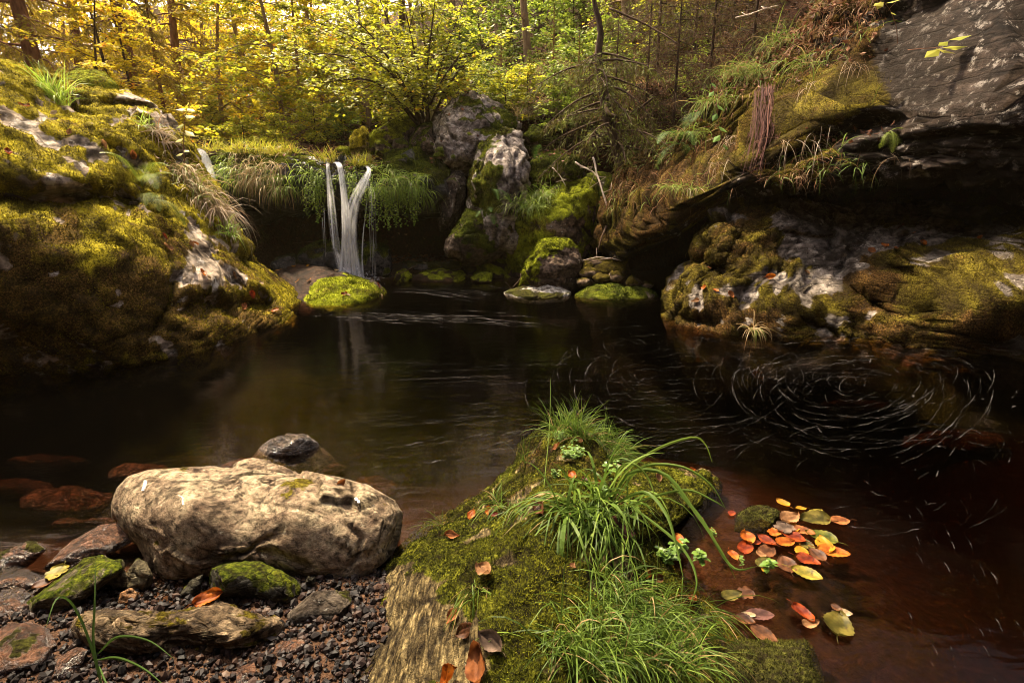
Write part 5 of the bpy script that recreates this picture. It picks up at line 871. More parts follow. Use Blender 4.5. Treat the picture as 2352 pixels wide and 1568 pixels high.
# ------------------------------------------------------------------ fallen leaves, each a thing
def fl_mat(nm, a, b, spot=(.06, .03, .015), rough=.35):
    m, nt = newmat('leaf_' + nm); t = nd(nt, 'Attribute', {'attribute_name': 'tint'}).outputs['Fac']; tc = nd(nt, 'TexCoord').outputs['Object']
    n = nd(nt, 'TexNoise', None, Vector=tc, Scale=60., Detail=5., Roughness=.65).outputs[0]; n2 = nd(nt, 'TexNoise', None, Vector=tc, Scale=22., Detail=4.).outputs[0]
    c = mixc(nt, ramp(nt, n2, [(.38, 0.), (.62, 1.)]), a, b); c = mixc(nt, ramp(nt, n, [(.60, 0.), (.70, .85)]), c, spot); c = mixc(nt, 1., c, ramp(nt, n2, [(.35, .4), (.6, 1.)]), 'MULTIPLY'); c = mixc(nt, mth(nt, 'MULTIPLY', t, .55), c, tuple(x * .35 for x in a))
    d = nd(nt, 'BsdfPrincipled', None, Base_Color=c, Roughness=rough + .15, **{'Specular_IOR_Level': .14}).outputs[0]; tr = nd(nt, 'BsdfTranslucent', None, Color=c).outputs[0]
    out(nt, nd(nt, 'MixShader', None, _0=.3, _1=d, _2=tr).outputs[0]); return m
LM = dict(orange=fl_mat('orange', (0.3536, 0.0744, 0.006975), (0.3993, 0.129, 0.01395)), red=fl_mat('red', (0.1597, 0.01736, 0.00465), (0.2567, 0.04464, 0.006975)), yellow=fl_mat('yellow', (0.4563, 0.248, 0.0186), (0.4449, 0.1686, 0.0093)), green=fl_mat('green', (0.05704, 0.07936, 0.006975), (0.1255, 0.119, 0.01395), (0.04563, 0.02976, 0.00465)), olive=fl_mat('olive', (0.07415, 0.06448, 0.0093), (0.1255, 0.0992, 0.0186)), brown=fl_mat('brown', (0.07986, 0.02976, 0.01162), (0.1369, 0.05456, 0.02092)), tan=fl_mat('tan', (0.2567, 0.119, 0.0465), (0.3194, 0.1686, 0.0744), (0.1141, 0.0496, 0.02325), .6), cream=fl_mat('cream', (0.4107, 0.2976, 0.1581), (0.4563, 0.3472, 0.2232), (0.2282, 0.1389, 0.0558), .6), purple=fl_mat('purple', (0.06845, 0.02728, 0.02092), (0.1141, 0.0496, 0.03952), rough=.6), grey=fl_mat('grey', (0.09126, 0.05952, 0.04185), (0.1483, 0.0992, 0.06975), rough=.7), lime=fl_mat('lime', (0.2168, 0.1885, 0.02325), (0.2852, 0.2083, 0.0279)), rust=fl_mat('rust', (0.2053, 0.05952, 0.01395), (0.2738, 0.0992, 0.0279), rough=.5))
def leaf(p, N, L, col, lab, az=None, curl=.2, wid=.62, group=None, lobed=False, lift=.003):
    az = rng.uniform(0, 2 * pi) if az is None else radians(az); N = unit(np.asarray(N, float)); X = unit(np.cross(np.array([-sin(az), cos(az), 0.]), N)); X = unit(X); Yv = np.cross(N, X)
    nt_, ns = 15, 9; t = np.linspace(0, 1, nt_); s = np.linspace(-1, 1, ns); w = .5 * wid * np.sin(pi * np.clip(t, 0, 1) ** .82) ** .72
    if lobed: w = w * (1 + .45 * np.abs(np.sin(t * 9.5)) - .15) * 1.1
    w = w * (1 + .06 * np.sin(t * 47)); T_, S_ = np.meshgrid(t, s, indexing='ij')
    x = T_ - .5; y = S_ * w[:, None]; ph = rng.uniform(0, 6)
    z = curl * (S_ ** 2 * .38 * rng.uniform(.3, 1.2) + .7 * (T_ - .5) ** 2 * rng.uniform(-.3, 1.2) + .10 * np.sin(7 * T_ + ph) * S_ + .07 * np.sin(9 * S_ + 5 * T_ + ph))
    z = z - z.min(); vein = np.maximum(np.exp(-(S_ / .10) ** 2), .55 * (np.abs(np.sin(22 * T_ - 5.5 * np.abs(S_))) < .22))
    P = np.asarray(p, float) + (x[..., None] * X + y[..., None] * Yv + z[..., None] * N) * L + N * lift
    V = P.reshape(-1, 3); i = (np.arange(nt_ - 1)[:, None] * ns + np.arange(ns - 1)[None]).ravel(); Q = np.stack([i, i + ns, i + ns + 1, i + 1], -1)
    mb = MB(); mb.add(V, None, Q, vein.ravel()); c = P[0, ns // 2]; mb.tube(np.array([c + X * .03 * L, c - X * .12 * L + N * .03 * L, c - X * .28 * L + Yv * rng.uniform(-.1, .1) * L + N * .02 * L]), .012 * L, 4, .9)
    return tag(mb.build('fallen_leaf', LM[col], None, smooth=True), lab, 'leaf', group)
def px2m(px, py, l, z=0.0, key=None):
    d = np.linalg.norm((surf(key, px, py)[0] if key else atz(px, py, z)) - np.array([0, 0, HC])); return l / FPX * d * .95
FLO = [(1798, 1156, 32, 'yellow', 'frayed orange yellow leaf farthest from the shore in the leaf raft'), (1839, 1168, 24, 'yellow', 'narrow yellow leaf just above the olive leaves of the raft'), (1875, 1179, 42, 'lime', 'curled lime green leaf at the top of the leaf raft'), (1870, 1196, 60, 'olive', 'dark olive leaf lying under the lime green leaf'), (1925, 1196, 44, 'rust', 'lone rusty leaf floating right of the olive leaf'), (1814, 1192, 48, 'tan', 'tan brown leaf beside the little mossy stone'), (1802, 1215, 44, 'grey', 'pale lobed leaf in the middle of the raft'), (1823, 1213, 30, 'yellow', 'small yellow leaf touching the pale lobed leaf'), (1778, 1223, 30, 'orange', 'small bright orange leaf left of the pale lobed leaf'), (1844, 1220, 46, 'rust', 'rust coloured leaf partly under the green leaf'), (1718, 1238, 44, 'orange', 'vivid orange leaf at the left end of the raft'), (1760, 1242, 44, 'red', 'red orange leaf between the vivid orange leaf and the centre of the raft'), (1819, 1233, 52, 'red', 'dark red leaf under the yellow streaked one'), (1803, 1246, 44, 'orange', 'orange leaf with yellow streak in the raft centre'), (1886, 1234, 60, 'green', 'largest green leaf on the right of the raft'), (1850, 1250, 44, 'olive', 'dark olive leaf in the gap of the raft'), (1893, 1252, 56, 'yellow', 'golden yellow leaf over the large green leaf'), (1914, 1268, 58, 'orange', 'pointed orange leaf at the right edge of the raft'), (1842, 1270, 46, 'yellow', 'yellow and red leaf at the lower middle of the raft'), (1876, 1274, 42, 'brown', 'brown leaf between the yellow red and the pointed orange leaf'), (1855, 1287, 46, 'red', 'dark red leaf at the lower edge of the raft'), (1712, 1260, 52, 'red', 'deep red orange leaf under the vivid orange one'), (1762, 1266, 58, 'brown', 'wide olive brown leaf in the lower left of the raft'), (1747, 1273, 26, 'tan', 'small tan yellow leaf lying on the wide olive brown leaf'), (1752, 1291, 42, 'olive', 'dull olive leaf half sunk beside the round leaved herb'), (1685, 1276, 32, 'orange', 'orange leaf under the broad grass blades'), (1806, 1296, 54, 'brown', 'dark rust brown leaf below the raft centre'), (1852, 1320, 58, 'lime', 'long pale yellow green leaf just below the raft'), (1754, 1309, 15, 'yellow', 'tiny yellow leaf bit next to the herb'), (1737, 1247, 24, 'red', 'small crimson leaf between two orange leaves'), (1680, 1179, 22, 'red', 'little dark red leaf left of the small mossy stone'), (1635, 1220, 24, 'red', 'little red leaf floating near the tiny sprigs'), (1558, 1240, 40, 'orange', 'orange leaf at the water under the broad blades'), (1606, 1189, 24, 'brown', 'small brown red leaf close to the dark rock edge'), (1680, 1368, 48, 'olive', 'round olive leaf at the edge of the shaggy grass'), (1711, 1365, 42, 'brown', 'dull brown lobed leaf next to the round olive leaf'), (1745, 1412, 56, 'purple', 'long purple brown leaf with a pale leaf on it'), (1719, 1412, 28, 'cream', 'pale yellow leaf lying on the purple brown leaf'), (1711, 1424, 42, 'brown', 'brown leaf under the pale yellow leaf'), (1755, 1457, 58, 'brown', 'reddish brown leaf floating next to the low dark rock'), (1844, 1411, 52, 'red', 'dark sunken red leaf below the raft'), (1861, 1434, 38, 'tan', 'tan leaf overlapping the dark sunken red leaf'), (1924, 1436, 72, 'olive', 'big round olive brown leaf floating alone at lower right'), (1939, 1409, 28, 'cream', 'cream coloured leaf resting on the big round leaf'), (1920, 1396, 24, 'brown', 'small curled brown leaf above the big round leaf')]
for i, (x, y, l, c, lab) in enumerate(FLO):
    z = .004 + .0016 * (i % 7); leaf(atz(x, y, z), (rng.normal() * .05, rng.normal() * .05, 1), px2m(x, y, l) * 1.02, c, lab, curl=rng.uniform(.10, .34), wid=.75 if l > 55 and c in ('olive', 'green') else rng.uniform(.55, .72), lobed='lobed' in lab, lift=.001)
ROC = [(1281, 1025, 26, 'rust', 'reddish leaf on the moss near the rock tip'), (1327, 1015, 24, 'tan', 'tan leaf in the grass of the rock tip'), (1437, 1038, 24, 'tan', 'ribbed tan leaf on the right shoulder of the rock tip'), (1312, 1089, 30, 'orange', 'orange leaf below the feathery herb on the foreground rock'), (1347, 1107, 36, 'brown', 'brown curled leaf left of the round leaved plant'), (1383, 1107, 18, 'orange', 'small orange leaf beside the round leaved plant'), (1081, 1184, 30, 'orange', 'upright orange leaf on the left edge of the foreground rock'), (1122, 1174, 24, 'orange', 'orange leaf beside the thin grass sprig'), (1137, 1181, 18, 'red', 'small red leaf under the thin grass sprig'), (1032, 1230, 36, 'rust', 'folded rust leaf facing the tan boulder'), (1114, 1304, 54, 'tan', 'ribbed tan orange leaf lying on dark moss'), (1417, 1212, 72, 'purple', 'large purple brown leaf caught in the broad blades'), (1250, 1166, 46, 'brown', 'thin brown leaf on the moss left of the broad clump'), (1511, 1094, 26, 'tan', 'tan leaf behind the broad blades'), (1588, 1081, 20, 'orange', 'small orange leaf on the dark bump right of the broad blades'), (1032, 1417, 38, 'rust', 'rust coloured leaf on the golden streaked flank'), (1063, 1445, 50, 'brown', 'brown cupped leaf just below the rust coloured leaf'), (1140, 1461, 64, 'grey', 'flat greyish decayed leaf on the dark moss'), (1096, 1509, 78, 'rust', 'large orange brown toothed leaf near the bottom edge'), (1037, 1543, 64, 'orange', 'folded orange leaf at the bottom edge'), (1486, 1317, 26, 'orange', 'curled orange leaf by the oval leaved patch'), (1508, 1327, 28, 'brown', 'rolled brown leaf next to the curled orange one'), (1440, 1338, 54, 'grey', 'long withered grey brown leaf above the shaggy grass'), (1306, 1294, 26, 'tan', 'tan leaf between the hanging blades'), (1509, 1386, 20, 'orange', 'small orange leaf in the shaggy grass'), (1547, 1492, 58, 'grey', 'big withered leaf in the shaggy grass'), (1634, 1374, 32, 'grey', 'grey brown curled leaf at the right edge of the shaggy grass'), (1501, 1517, 42, 'brown', 'dark brown leaf low in the shaggy grass'), (1594, 1386, 26, 'rust', 'orange brown leaf at the right end of the foreground rock')]
for x, y, l, c, lab in ROC:
    p, N = surf('F', x, y); leaf(p, N + rng.normal(size=3) * .18 + (0, -.15, 0), px2m(x, y, l, key='F'), c, lab, curl=.55, lift=.008)
p, N = surf('tan', 785, 1108); leaf(p, (.2, -.8, .6), px2m(785, 1108, 24, key='tan'), 'rust', 'small curled rust leaf on top of the tan boulder', curl=.7)
p = atz(482, 1376, .06); leaf(p, (-.1, -.4, .9), px2m(482, 1376, 56, .06), 'orange', 'bright orange leaf on the gravel between the dark green and the long stone', curl=.6, az=20)
leaf(atz(130, 1318, .01), (0, 0, 1), .09, 'lime', 'yellow green lobed leaf at the water behind the slanting greenish stone', curl=.2, lobed=True)
leaf(atz(105, 1340, .005), (0, 0, 1), .08, 'brown', 'dark soaked leaf beside the slanting greenish stone', curl=.2)
for key, lst, grp, dsc in [('L', [(516, 605, 'cream'), (480, 627, 'cream'), (443, 609, 'cream'), (396, 568, 'tan'), (436, 555, 'tan'), (601, 654, 'cream'), (450, 561, 'rust'), (377, 543, 'red'), (463, 618, 'orange'), (582, 662, 'red'), (179, 234, 'cream'), (128, 265, 'cream'), (174, 249, 'tan'), (286, 271, 'cream'), (355, 357, 'cream'), (172, 306, 'tan'), (27, 353, 'red'), (309, 346, 'rust'), (308, 256, 'cream'), (560, 700, 'rust'), (642, 715, 'orange'), (330, 470, 'cream'), (232, 330, 'tan'), (60, 240, 'rust'), (500, 570, 'cream'), (545, 628, 'tan')], 'fallen leaves on the huge left boulder', 'on the mossy slope of the huge left boulder'),
                           ('brown', [(675, 613, 'yellow'), (682, 644, 'tan'), (709, 612, 'yellow'), (640, 620, 'yellow'), (773, 623, 'cream'), (797, 673, 'cream'), (876, 680, 'cream'), (788, 670, 'red'), (869, 657, 'red'), (706, 643, 'tan')], 'fallen leaves on the brown wet boulder', 'on the brown wet boulder below the falls'),
                           ('R', [(1616, 654, 'orange'), (1642, 663, 'orange'), (1777, 634, 'orange'), (2035, 563, 'orange'), (2011, 571, 'rust'), (2055, 571, 'rust'), (1866, 620, 'tan'), (1594, 689, 'tan'), (1673, 669, 'rust'), (2120, 556, 'orange'), (2245, 555, 'orange'), (1632, 607, 'rust'), (2096, 533, 'orange'), (2071, 519, 'red')], 'fallen leaves on the lichen boulder', 'on the lichen covered boulder under the overhang')]:
    wd = dict(cream='pale cream', tan='tan', rust='rusty', red='dark red', orange='orange', yellow='yellow')
    for x, y, c in lst:
        p, N = surf(key, x, y); leaf(p, N + rng.normal(size=3) * .25, rng.uniform(.065, .10), c, 'small %s leaf lying %s' % (wd[c], dsc), curl=.45, group=grp + ', ' + wd[c], lift=.012)
# uncountable litter on the slopes
def litter():
    mb = MB(); n = 22000; px = rng.uniform(650, 1950, n); py = rng.uniform(0, 420, n); ys = 9.3 + 20 * rng.random(n) ** 1.3
    P = at(px, py, ys); x = P[:, 0]; z = th(x, ys); ok = ys > 9.4
    A = unit(rng.normal(size=(n, 3)) * (1, 1, .35)); B = unit(np.cross(A, rng.normal(size=(n, 3)) * .5 + (0, -.3, 1)))
    mb.leaves(np.stack([x, ys, z + .012], -1)[ok], A[ok], B[ok], rng.uniform(.06, .10, ok.sum()), rng.uniform(.04, .06, ok.sum()), rng.random(ok.sum()) ** 1.3, .25)
    o, P, N, T, mk_ = SURF['C']; q = proj(P); c = np.where((q[0] > 1420) & (q[0] < 2060) & (q[1] < 330) & (N[:, 2] > .1))[0]; k = rng.choice(c, 3000); n = len(k)
    A = unit(rng.normal(size=(n, 3)) * (1, 1, .6)); B = unit(np.cross(A, rng.normal(size=(n, 3)) * .6 + N[k])); mb.leaves(P[k] + N[k] * .03, A, B, rng.uniform(.05, .09, n), rng.uniform(.03, .05, n), rng.random(n), .25)
    for key, cnt in (('E', 160), ('grey', 40), ('mr1', 60)):
        o, P, N, T, mk_ = SURF[key]; c = np.where(N[:, 2] > .55)[0]; k = rng.choice(c, cnt); A = unit(rng.normal(size=(cnt, 3)) * (1, 1, .3)); B = unit(np.cross(A, N[k] + rng.normal(size=(cnt, 3)) * .3)); mb.leaves(P[k] + N[k] * .03, A, B, .07, .045, rng.random(cnt), .2)
    m = leaf_mat('leaf_litter', [(0, (0.033, 0.0121, 0.0066)), (.35, (0.0935, 0.033, 0.0154)), (.7, (0.187, 0.077, 0.03575)), (.95, (0.275, 0.1485, 0.0825)), (1., (0.275, 0.22, 0.11))], .15, .7, .15)
    tag(mb.build('leaf_litter', m, None, origin=(0, 0, 0)), kind='stuff')
litter()
# ------------------------------------------------------------------ trees
BK_BEECH = bark_mat('beech_bark', (.16, .10, .06), (.34, .24, .15)); BK_DARK = bark_mat('dark_bark', (.035, .022, .016), (.10, .065, .045)); BK_BIRCH = bark_mat('birch_bark', (.16, .13, .11), (.72, .66, .58), 9, 2.5); BK_SPR = bark_mat('spruce_bark', (.12, .055, .03), (.30, .14, .075))
LF_GOLD = leaf_mat('leaves_gold', [(0, (0.286, 0.231, 0.0132)), (.45, (0.572, 0.473, 0.022)), (.85, (0.858, 0.638, 0.0275)), (1, (0.858, 0.396, 0.033))], .6, .5, .2)
LF_YG = leaf_mat('leaves_yellow_green', [(0, (0.1456, 0.168, 0.01344)), (.5, (0.3584, 0.3808, 0.02464)), (.9, (0.616, 0.56, 0.0392)), (1, (0.672, 0.4032, 0.0336))], .55, .45, .25)
LF_GREEN = leaf_mat('leaves_green', [(0, (.08, .13, .012)), (.5, (.20, .28, .03)), (1, (.38, .42, .05))], .45, .45, .25)
ND_GOLD = leaf_mat('needles_golden', [(0, (.16, .12, .018)), (.5, (.34, .26, .03)), (1, (.55, .42, .05))], .3, .7, .1)
ND_BROWN = leaf_mat('needles_brown', [(0, (.045, .022, .012)), (.5, (.13, .07, .035)), (.8, (.16, .11, .035)), (1, (.10, .12, .025))], .2, .8, .1)
ND_OLIVE = leaf_mat('needles_olive', [(0, (.07, .05, .02)), (.3, (.10, .085, .02)), (.7, (.11, .13, .025)), (1, (.19, .21, .05))], .3, .7, .1)
ND_GREEN = leaf_mat('needles_green', [(0, (.07, .11, .015)), (.5, (.17, .23, .03)), (1, (.34, .38, .05))], .3, .6, .15)
def sprays(mb_leaf, mb_wood, starts, dirs, lens, nl, ls, flat=.25, droop=.5, wr=.004):
    # leafy twigs: leaves alternate along each twig, lying roughly flat
    n = len(starts); t = (np.arange(nl) + .7) / nl
    d = unit(dirs); pos = starts[:, None] + d[:, None] * (lens[:, None] * t[None])[..., None] + np.array([0, 0, -1.]) * (droop * lens[:, None] * t[None] ** 2)[..., None] * .5
    pos = pos + rng.normal(size=pos.shape) * .02
    sd_ = unit(np.cross(d, np.array([0, 0, 1.]) + rng.normal(size=(n, 3)) * .2)); sg = np.where(np.arange(nl) % 2 == 0, 1., -1.)
    A = unit(d[:, None] * .75 + sd_[:, None] * sg[None, :, None] * .8 + rng.normal(size=pos.shape) * .25 + np.array([0, 0, -.15])); Nn = unit(np.array([0, -.25, 1.]) + rng.normal(size=pos.shape) * flat * 1.6); B = unit(np.cross(A, Nn))
    ti = np.clip(np.repeat(rng.normal(.5, .18, n), nl) + rng.normal(size=n * nl) * .15, 0, 1); m = n * nl; L = ls * rng.uniform(.6, 1.2, m)
    mb_leaf.leaves(pos.reshape(-1, 3), A.reshape(-1, 3), B.reshape(-1, 3), L, L * .68, ti, .12)
    if mb_wood is not None:
        k = rng.random(n) < .5; tt = np.array([0, .5, 1.]); c = starts[k][:, None] + d[k][:, None] * (lens[k][:, None] * tt)[..., None] + np.array([0, 0, -1.]) * (droop * lens[k][:, None] * tt ** 2)[..., None] * .5
        for q in c: mb_wood.tube(q, [wr, wr * .7, wr * .4], 3, .5, cap=False)
def limb(p0, d, L, m, droop, jit):
    c = [np.asarray(p0, float)]; d = unit(np.asarray(d, float))
    for k in range(m): d = unit(d + np.array([0, 0, -droop / m]) + rng.normal(size=3) * jit); c.append(c[-1] + d * L / m)
    return np.array(c)
def broadleaf(H, r0, nb, h0, bl, ntw, nl, ls, lean=(0, 0), droop=.35, up=.25, curve=.15, bark=None, leaf_m=None, hexp=1.0):
    tr, cr = MB(), MB(); t = np.linspace(0, 1, 14); ph = rng.uniform(0, 6, 2)
    trunk = np.stack([lean[0] * t + curve * np.sin(t * 4 + ph[0]) * t, lean[1] * t + curve * np.sin(t * 3 + ph[1]) * t, H * t - .25], -1); tr.tube(trunk, r0 * (1 - .75 * t) + .004, 9)
    S, D, L = [], [], []
    for i in range(nb):
        h = h0 + (1 - h0) * ((i + rng.random()) / nb) ** hexp; p = np.array([np.interp(h, t, trunk[:, k]) for k in range(3)]); a = i * 2.4 + rng.uniform(-.6, .6); bL = bl * rng.uniform(.55, 1.1) * (1.15 - .6 * h)
        c = limb(p, (cos(a), sin(a), up + rng.uniform(-.15, .25)), bL, 7, droop, .09); tr.tube(c, np.linspace(r0 * .28 * (1.1 - .6 * h) + .004, .003, 8), 5)
        for j in range(ntw):
            u = rng.uniform(.15, 1); q = np.array([np.interp(u * 7, range(8), c[:, k]) for k in range(3)]); dd = unit(c[-1] - c[0]); sgn = 1 if j % 2 else -1; dr = unit(dd * .6 + sgn * np.array([-dd[1], dd[0], 0]) * rng.uniform(.5, 1.1) + rng.normal(size=3) * .15); S.append(q); D.append(dr); L.append(bL * rng.uniform(.14, .34))
    sprays(cr, tr, np.array(S), np.array(D), np.array(L), nl, ls)
    return tr, cr, bark, leaf_m
def spruce(H, r0, nb, h0, bl, ntw, nl, nls, droop=.7, up=.1, bark=None, leaf_m=None, lean=(0, 0), hang=.7, cone=True, path=None, nw=.2, h1=1.):
    tr, cr = MB(), MB(); t = np.linspace(0, 1, 14)
    trunk = np.stack([lean[0] * t, lean[1] * t, H * t - .2], -1) if path is None else spline(path, 14); tr.tube(trunk, r0 * (1 - .8 * t) + .004, 9)
    S, D, L = [], [], []
    for i in range(nb):
        h = h0 + (h1 - h0) * (i + rng.random()) / nb; p = np.array([np.interp(h, t, trunk[:, k]) for k in range(3)]); a = i * 2.4 + rng.uniform(-.5, .5); bL = bl * rng.uniform(.6, 1.1) * ((1.05 - h) if cone else (1.1 - .4 * h))
        c = limb(p, (cos(a), sin(a), up), bL, 7, droop, .07); tr.tube(c, np.linspace(r0 * .16 + .004, .003, 8), 4, cap=False)
        for j in range(ntw):
            u = .12 + .88 * (j + rng.random()) / ntw; q = np.array([np.interp(u * 7, range(8), c[:, k]) for k in range(3)]); dd = unit(c[-1] - c[0]); sgn = 1 if j % 2 else -1
            S.append(q); D.append(unit(dd * .55 + sgn * np.array([-dd[1], dd[0], 0]) * rng.uniform(.5, 1.) + np.array([0, 0, -hang * rng.uniform(.3, 1.)]))); L.append(bL * rng.uniform(.16, .36) * (1.15 - .6 * u))
    S, D, L = map(np.array, (S, D, L)); n = len(S); tt = (np.arange(nl) + .5) / nl; pos = S[:, None] + D[:, None] * (L[:, None] * tt)[..., None] + np.array([0, 0, -.25]) * (L[:, None] * tt ** 2)[..., None]
    A = unit(D[:, None] + rng.normal(size=pos.shape) * .55 + np.array([0, 0, -.2])); B = unit(np.cross(A, rng.normal(size=pos.shape))); m = n * nl
    cr.leaves(pos.reshape(-1, 3), A.reshape(-1, 3), B.reshape(-1, 3), nls * rng.uniform(.6, 1.3, m), nls * nw * rng.uniform(.7, 1.3, m), np.clip(np.repeat(rng.normal(.5, .2, n), nl) + rng.normal(size=m) * .15, 0, 1), .05)
    for k in range(n): tr.tube(np.array([S[k], S[k] + D[k] * L[k] * .6 + (0, 0, -.03 * L[k]), S[k] + D[k] * L[k] + (0, 0, -.2 * L[k])]), [.0035, .003, .002], 3, .5, cap=False)
    return tr, cr, bark, leaf_m
PROTO = {}
def plant_tree(kind, make, loc, rz, s, name, label, cat='tree', group=None, leaf_m=None, bark=None):
    e = empty(name, loc, label, cat, group); e.rotation_euler = (0, 0, rz); e.scale = (s, s, s)
    if kind not in PROTO:
        tr, cr, b, l = make(); o = mk('trunk', np.vstack(tr.v), ([np.vstack(tr.t)] if tr.t else []) + [np.vstack(tr.q)], b, None, None, True, (0, 0, 0)); c = cr.build('crown', l, None, origin=(0, 0, 0)); PROTO[kind] = (o, c); o.parent = e; c.parent = e
    else:
        for ch in PROTO[kind]:
            d = ch.copy(); COL.objects.link(d); d.parent = e
            if ch is PROTO[kind][1] and leaf_m is not None: d.material_slots[0].link = 'OBJECT'; d.material_slots[0].material = leaf_m
            if ch is PROTO[kind][0] and bark is not None: d.material_slots[0].link = 'OBJECT'; d.material_slots[0].material = bark
    return e
def base(px, Y):
    p = at(px, 300, Y); return np.array([p[0], Y, float(th(np.array([p[0]]), np.array([Y]))[0])])
mkb = [lambda: broadleaf(5.0, .06, 32, .06, 2.0, 13, 16, .095, (.3, 0), bark=BK_BEECH, leaf_m=LF_GOLD, hexp=1.9), lambda: broadleaf(5.6, .07, 34, .06, 2.2, 13, 16, .095, (-.4, .2), bark=BK_BEECH, leaf_m=LF_YG, hexp=1.9), lambda: broadleaf(4.6, .045, 30, .05, 1.9, 13, 15, .095, (.2, -.2), bark=BK_BEECH, leaf_m=LF_GOLD, hexp=1.9)]
BEE = [(512, 14.5, 0, .95, 'gold', 'leaning slim tree with golden leaves left of the golden ledge grass'), (590, 17, 1, 1.1, 'gold', 'golden beech behind the middle of the grassy ledge'), (655, 13.2, 0, .9, 'yg', 'thin pale stemmed beech just behind the yellow grass tuft'), (700, 14.2, 2, 1., 'gold', 'beech on the red leaf slope with low golden branches'), (757, 15.2, 1, 1., 'yg', 'beech rising behind the falls on the red leaf slope'), (795, 17, 0, 1.1, 'yg', 'farther beech between two stems behind the falls'), (850, 13.6, 2, 1., 'yg', 'small beech close behind the moss capped boulder'), (905, 15.5, 1, .95, 'yg', 'beech standing left behind the hazel'), (560, 20, 2, 1.3, 'gold', 'distant golden tree above the long hanging grass'), (640, 21, 0, 1.2, 'gold', 'distant bright yellow beech behind the thin pale stemmed one'), (465, 18, 1, 1., 'gold', 'golden tree above the small chute'), (735, 20, 2, 1.3, 'gold', 'distant yellow tree behind the falls'), (415, 22, 0, 1.3, 'gold', 'distant golden tree behind the shoulder of the left boulder'), (520, 25, 1, 1.3, 'gold', 'far yellow tree deep in the valley'), (300, 24, 2, 1.5, 'gold', 'far golden tree behind the white rock of the left boulder'), (180, 20, 0, 1.2, 'gold', 'golden tree behind the moss humped rock'), (60, 19, 1, 1.1, 'gold', 'golden tree at the upper left corner behind the spruces'), (960, 19, 0, 1.1, 'yg', 'farther beech behind the birch')]
for i, (x, Y, k, s, lm, lab) in enumerate(BEE):
    plant_tree('b%d' % k, mkb[k], base(x, Y), i * 1.7, s, 'beech_tree', lab, group='golden broadleaf trees behind the falls', leaf_m=LF_GOLD if lm == 'gold' else LF_YG)
# small crooked broadleaf trees on the left boulder's back
for i, (x, Y, s, lab) in enumerate([(240, 10.2, .62, 'small crooked tree behind the white rock of the left boulder'), (268, 10.8, .7, 'small mossy stemmed tree next to the crooked one'), (318, 11.2, .6, 'thin dark stemmed small tree right of the mossy stemmed one')]):
    plant_tree('b2', mkb[2], base(x, Y) + (0, 0, -.1), 1 + i * 2, s, 'small_tree', lab, group='small trees behind the left boulder', leaf_m=LF_GOLD, bark=BK_DARK)
# spruces on the left
mks = [lambda: spruce(7, .15, 46, .03, 2.4, 22, 12, .12, bark=BK_SPR, leaf_m=ND_GOLD, lean=(-.6, 0)), lambda: spruce(6.5, .11, 44, .03, 2.2, 22, 12, .12, bark=BK_SPR, leaf_m=ND_GOLD, lean=(-.2, .2), droop=.9)]
for i, (x, Y, k, s, lab) in enumerate([(122, 11.2, 0, .95, 'spruce with thick red brown trunk at the upper left'), (20, 12.5, 1, 1., 'spruce with bare dark boughs at the far upper left'), (205, 13.2, 1, 1., 'spruce between the red brown trunk and the small crooked tree'), (338, 13.6, 0, .95, 'spruce right of the small trees with sunlit needles'), (-70, 10.5, 0, .9, 'spruce whose boughs reach in from the left edge'), (420, 15.5, 1, 1.1, 'spruce with drooping boughs above the sapling'), (385, 12.2, 1, .45, 'low young spruce behind the shoulder of the left boulder')]):
    plant_tree('s%d' % k, mks[k], base(x, Y), i * 2.1, s, 'spruce_tree', lab, group='golden lit spruces at the left')
# hazel with many stems
e = empty('hazel_bush', at(978, 292, 10.6), 'many stemmed hazel fanning out above the moss capped boulder', 'shrub')
tr, cr = MB(), MB(); S, D, L = [], [], []
for (tx, ty, dY) in [(640, 130, -.6), (700, 40, .2), (780, 10, -.4), (850, -60, .3), (905, -90, 0), (960, -90, .5), (1010, -90, -.2), (1065, 0, .2), (1140, 90, -.3), (740, 190, -.9), (1060, 120, -.6), (820, 110, -.9)]:
    p0 = at(975 + rng.uniform(-14, 18), 296, 10.6); p1 = at(tx, ty, 10.6 + dY); mid_ = (p0 + p1) / 2 + np.array([0, 0, .32]) * (abs(tx - 975) / 200) + (.0, dY * .2, 0); c = spline(np.array([p0, p0 * .7 + mid_ * .3 + (0, 0, .1), mid_, p1]), 16); tr.tube(c, np.linspace(.030, .006, 16), 6)
    for j in range(24):
        u = rng.uniform(.28, 1) * 15; q = np.array([np.interp(u, range(16), c[:, k]) for k in range(3)]); dd = unit(c[-1] - c[0]); d = unit(dd * .4 + rng.normal(size=3) * (1, .8, .25)); bl = rng.uniform(.3, .8); b = limb(q, d, bl, 4, .25, .1); tr.tube(b, np.linspace(.006, .002, 5), 4, cap=False)
        for z in range(3): S.append(b[rng.integers(1, 5)]); D.append(unit(d + rng.normal(size=3) * (.7, .7, .2))); L.append(rng.uniform(.15, .38))
sprays(cr, tr, np.array(S), np.array(D), np.array(L), 8, .085, .22)
tr.build('stem', BK_DARK, e, True); cr.build('foliage', LF_YG, e)
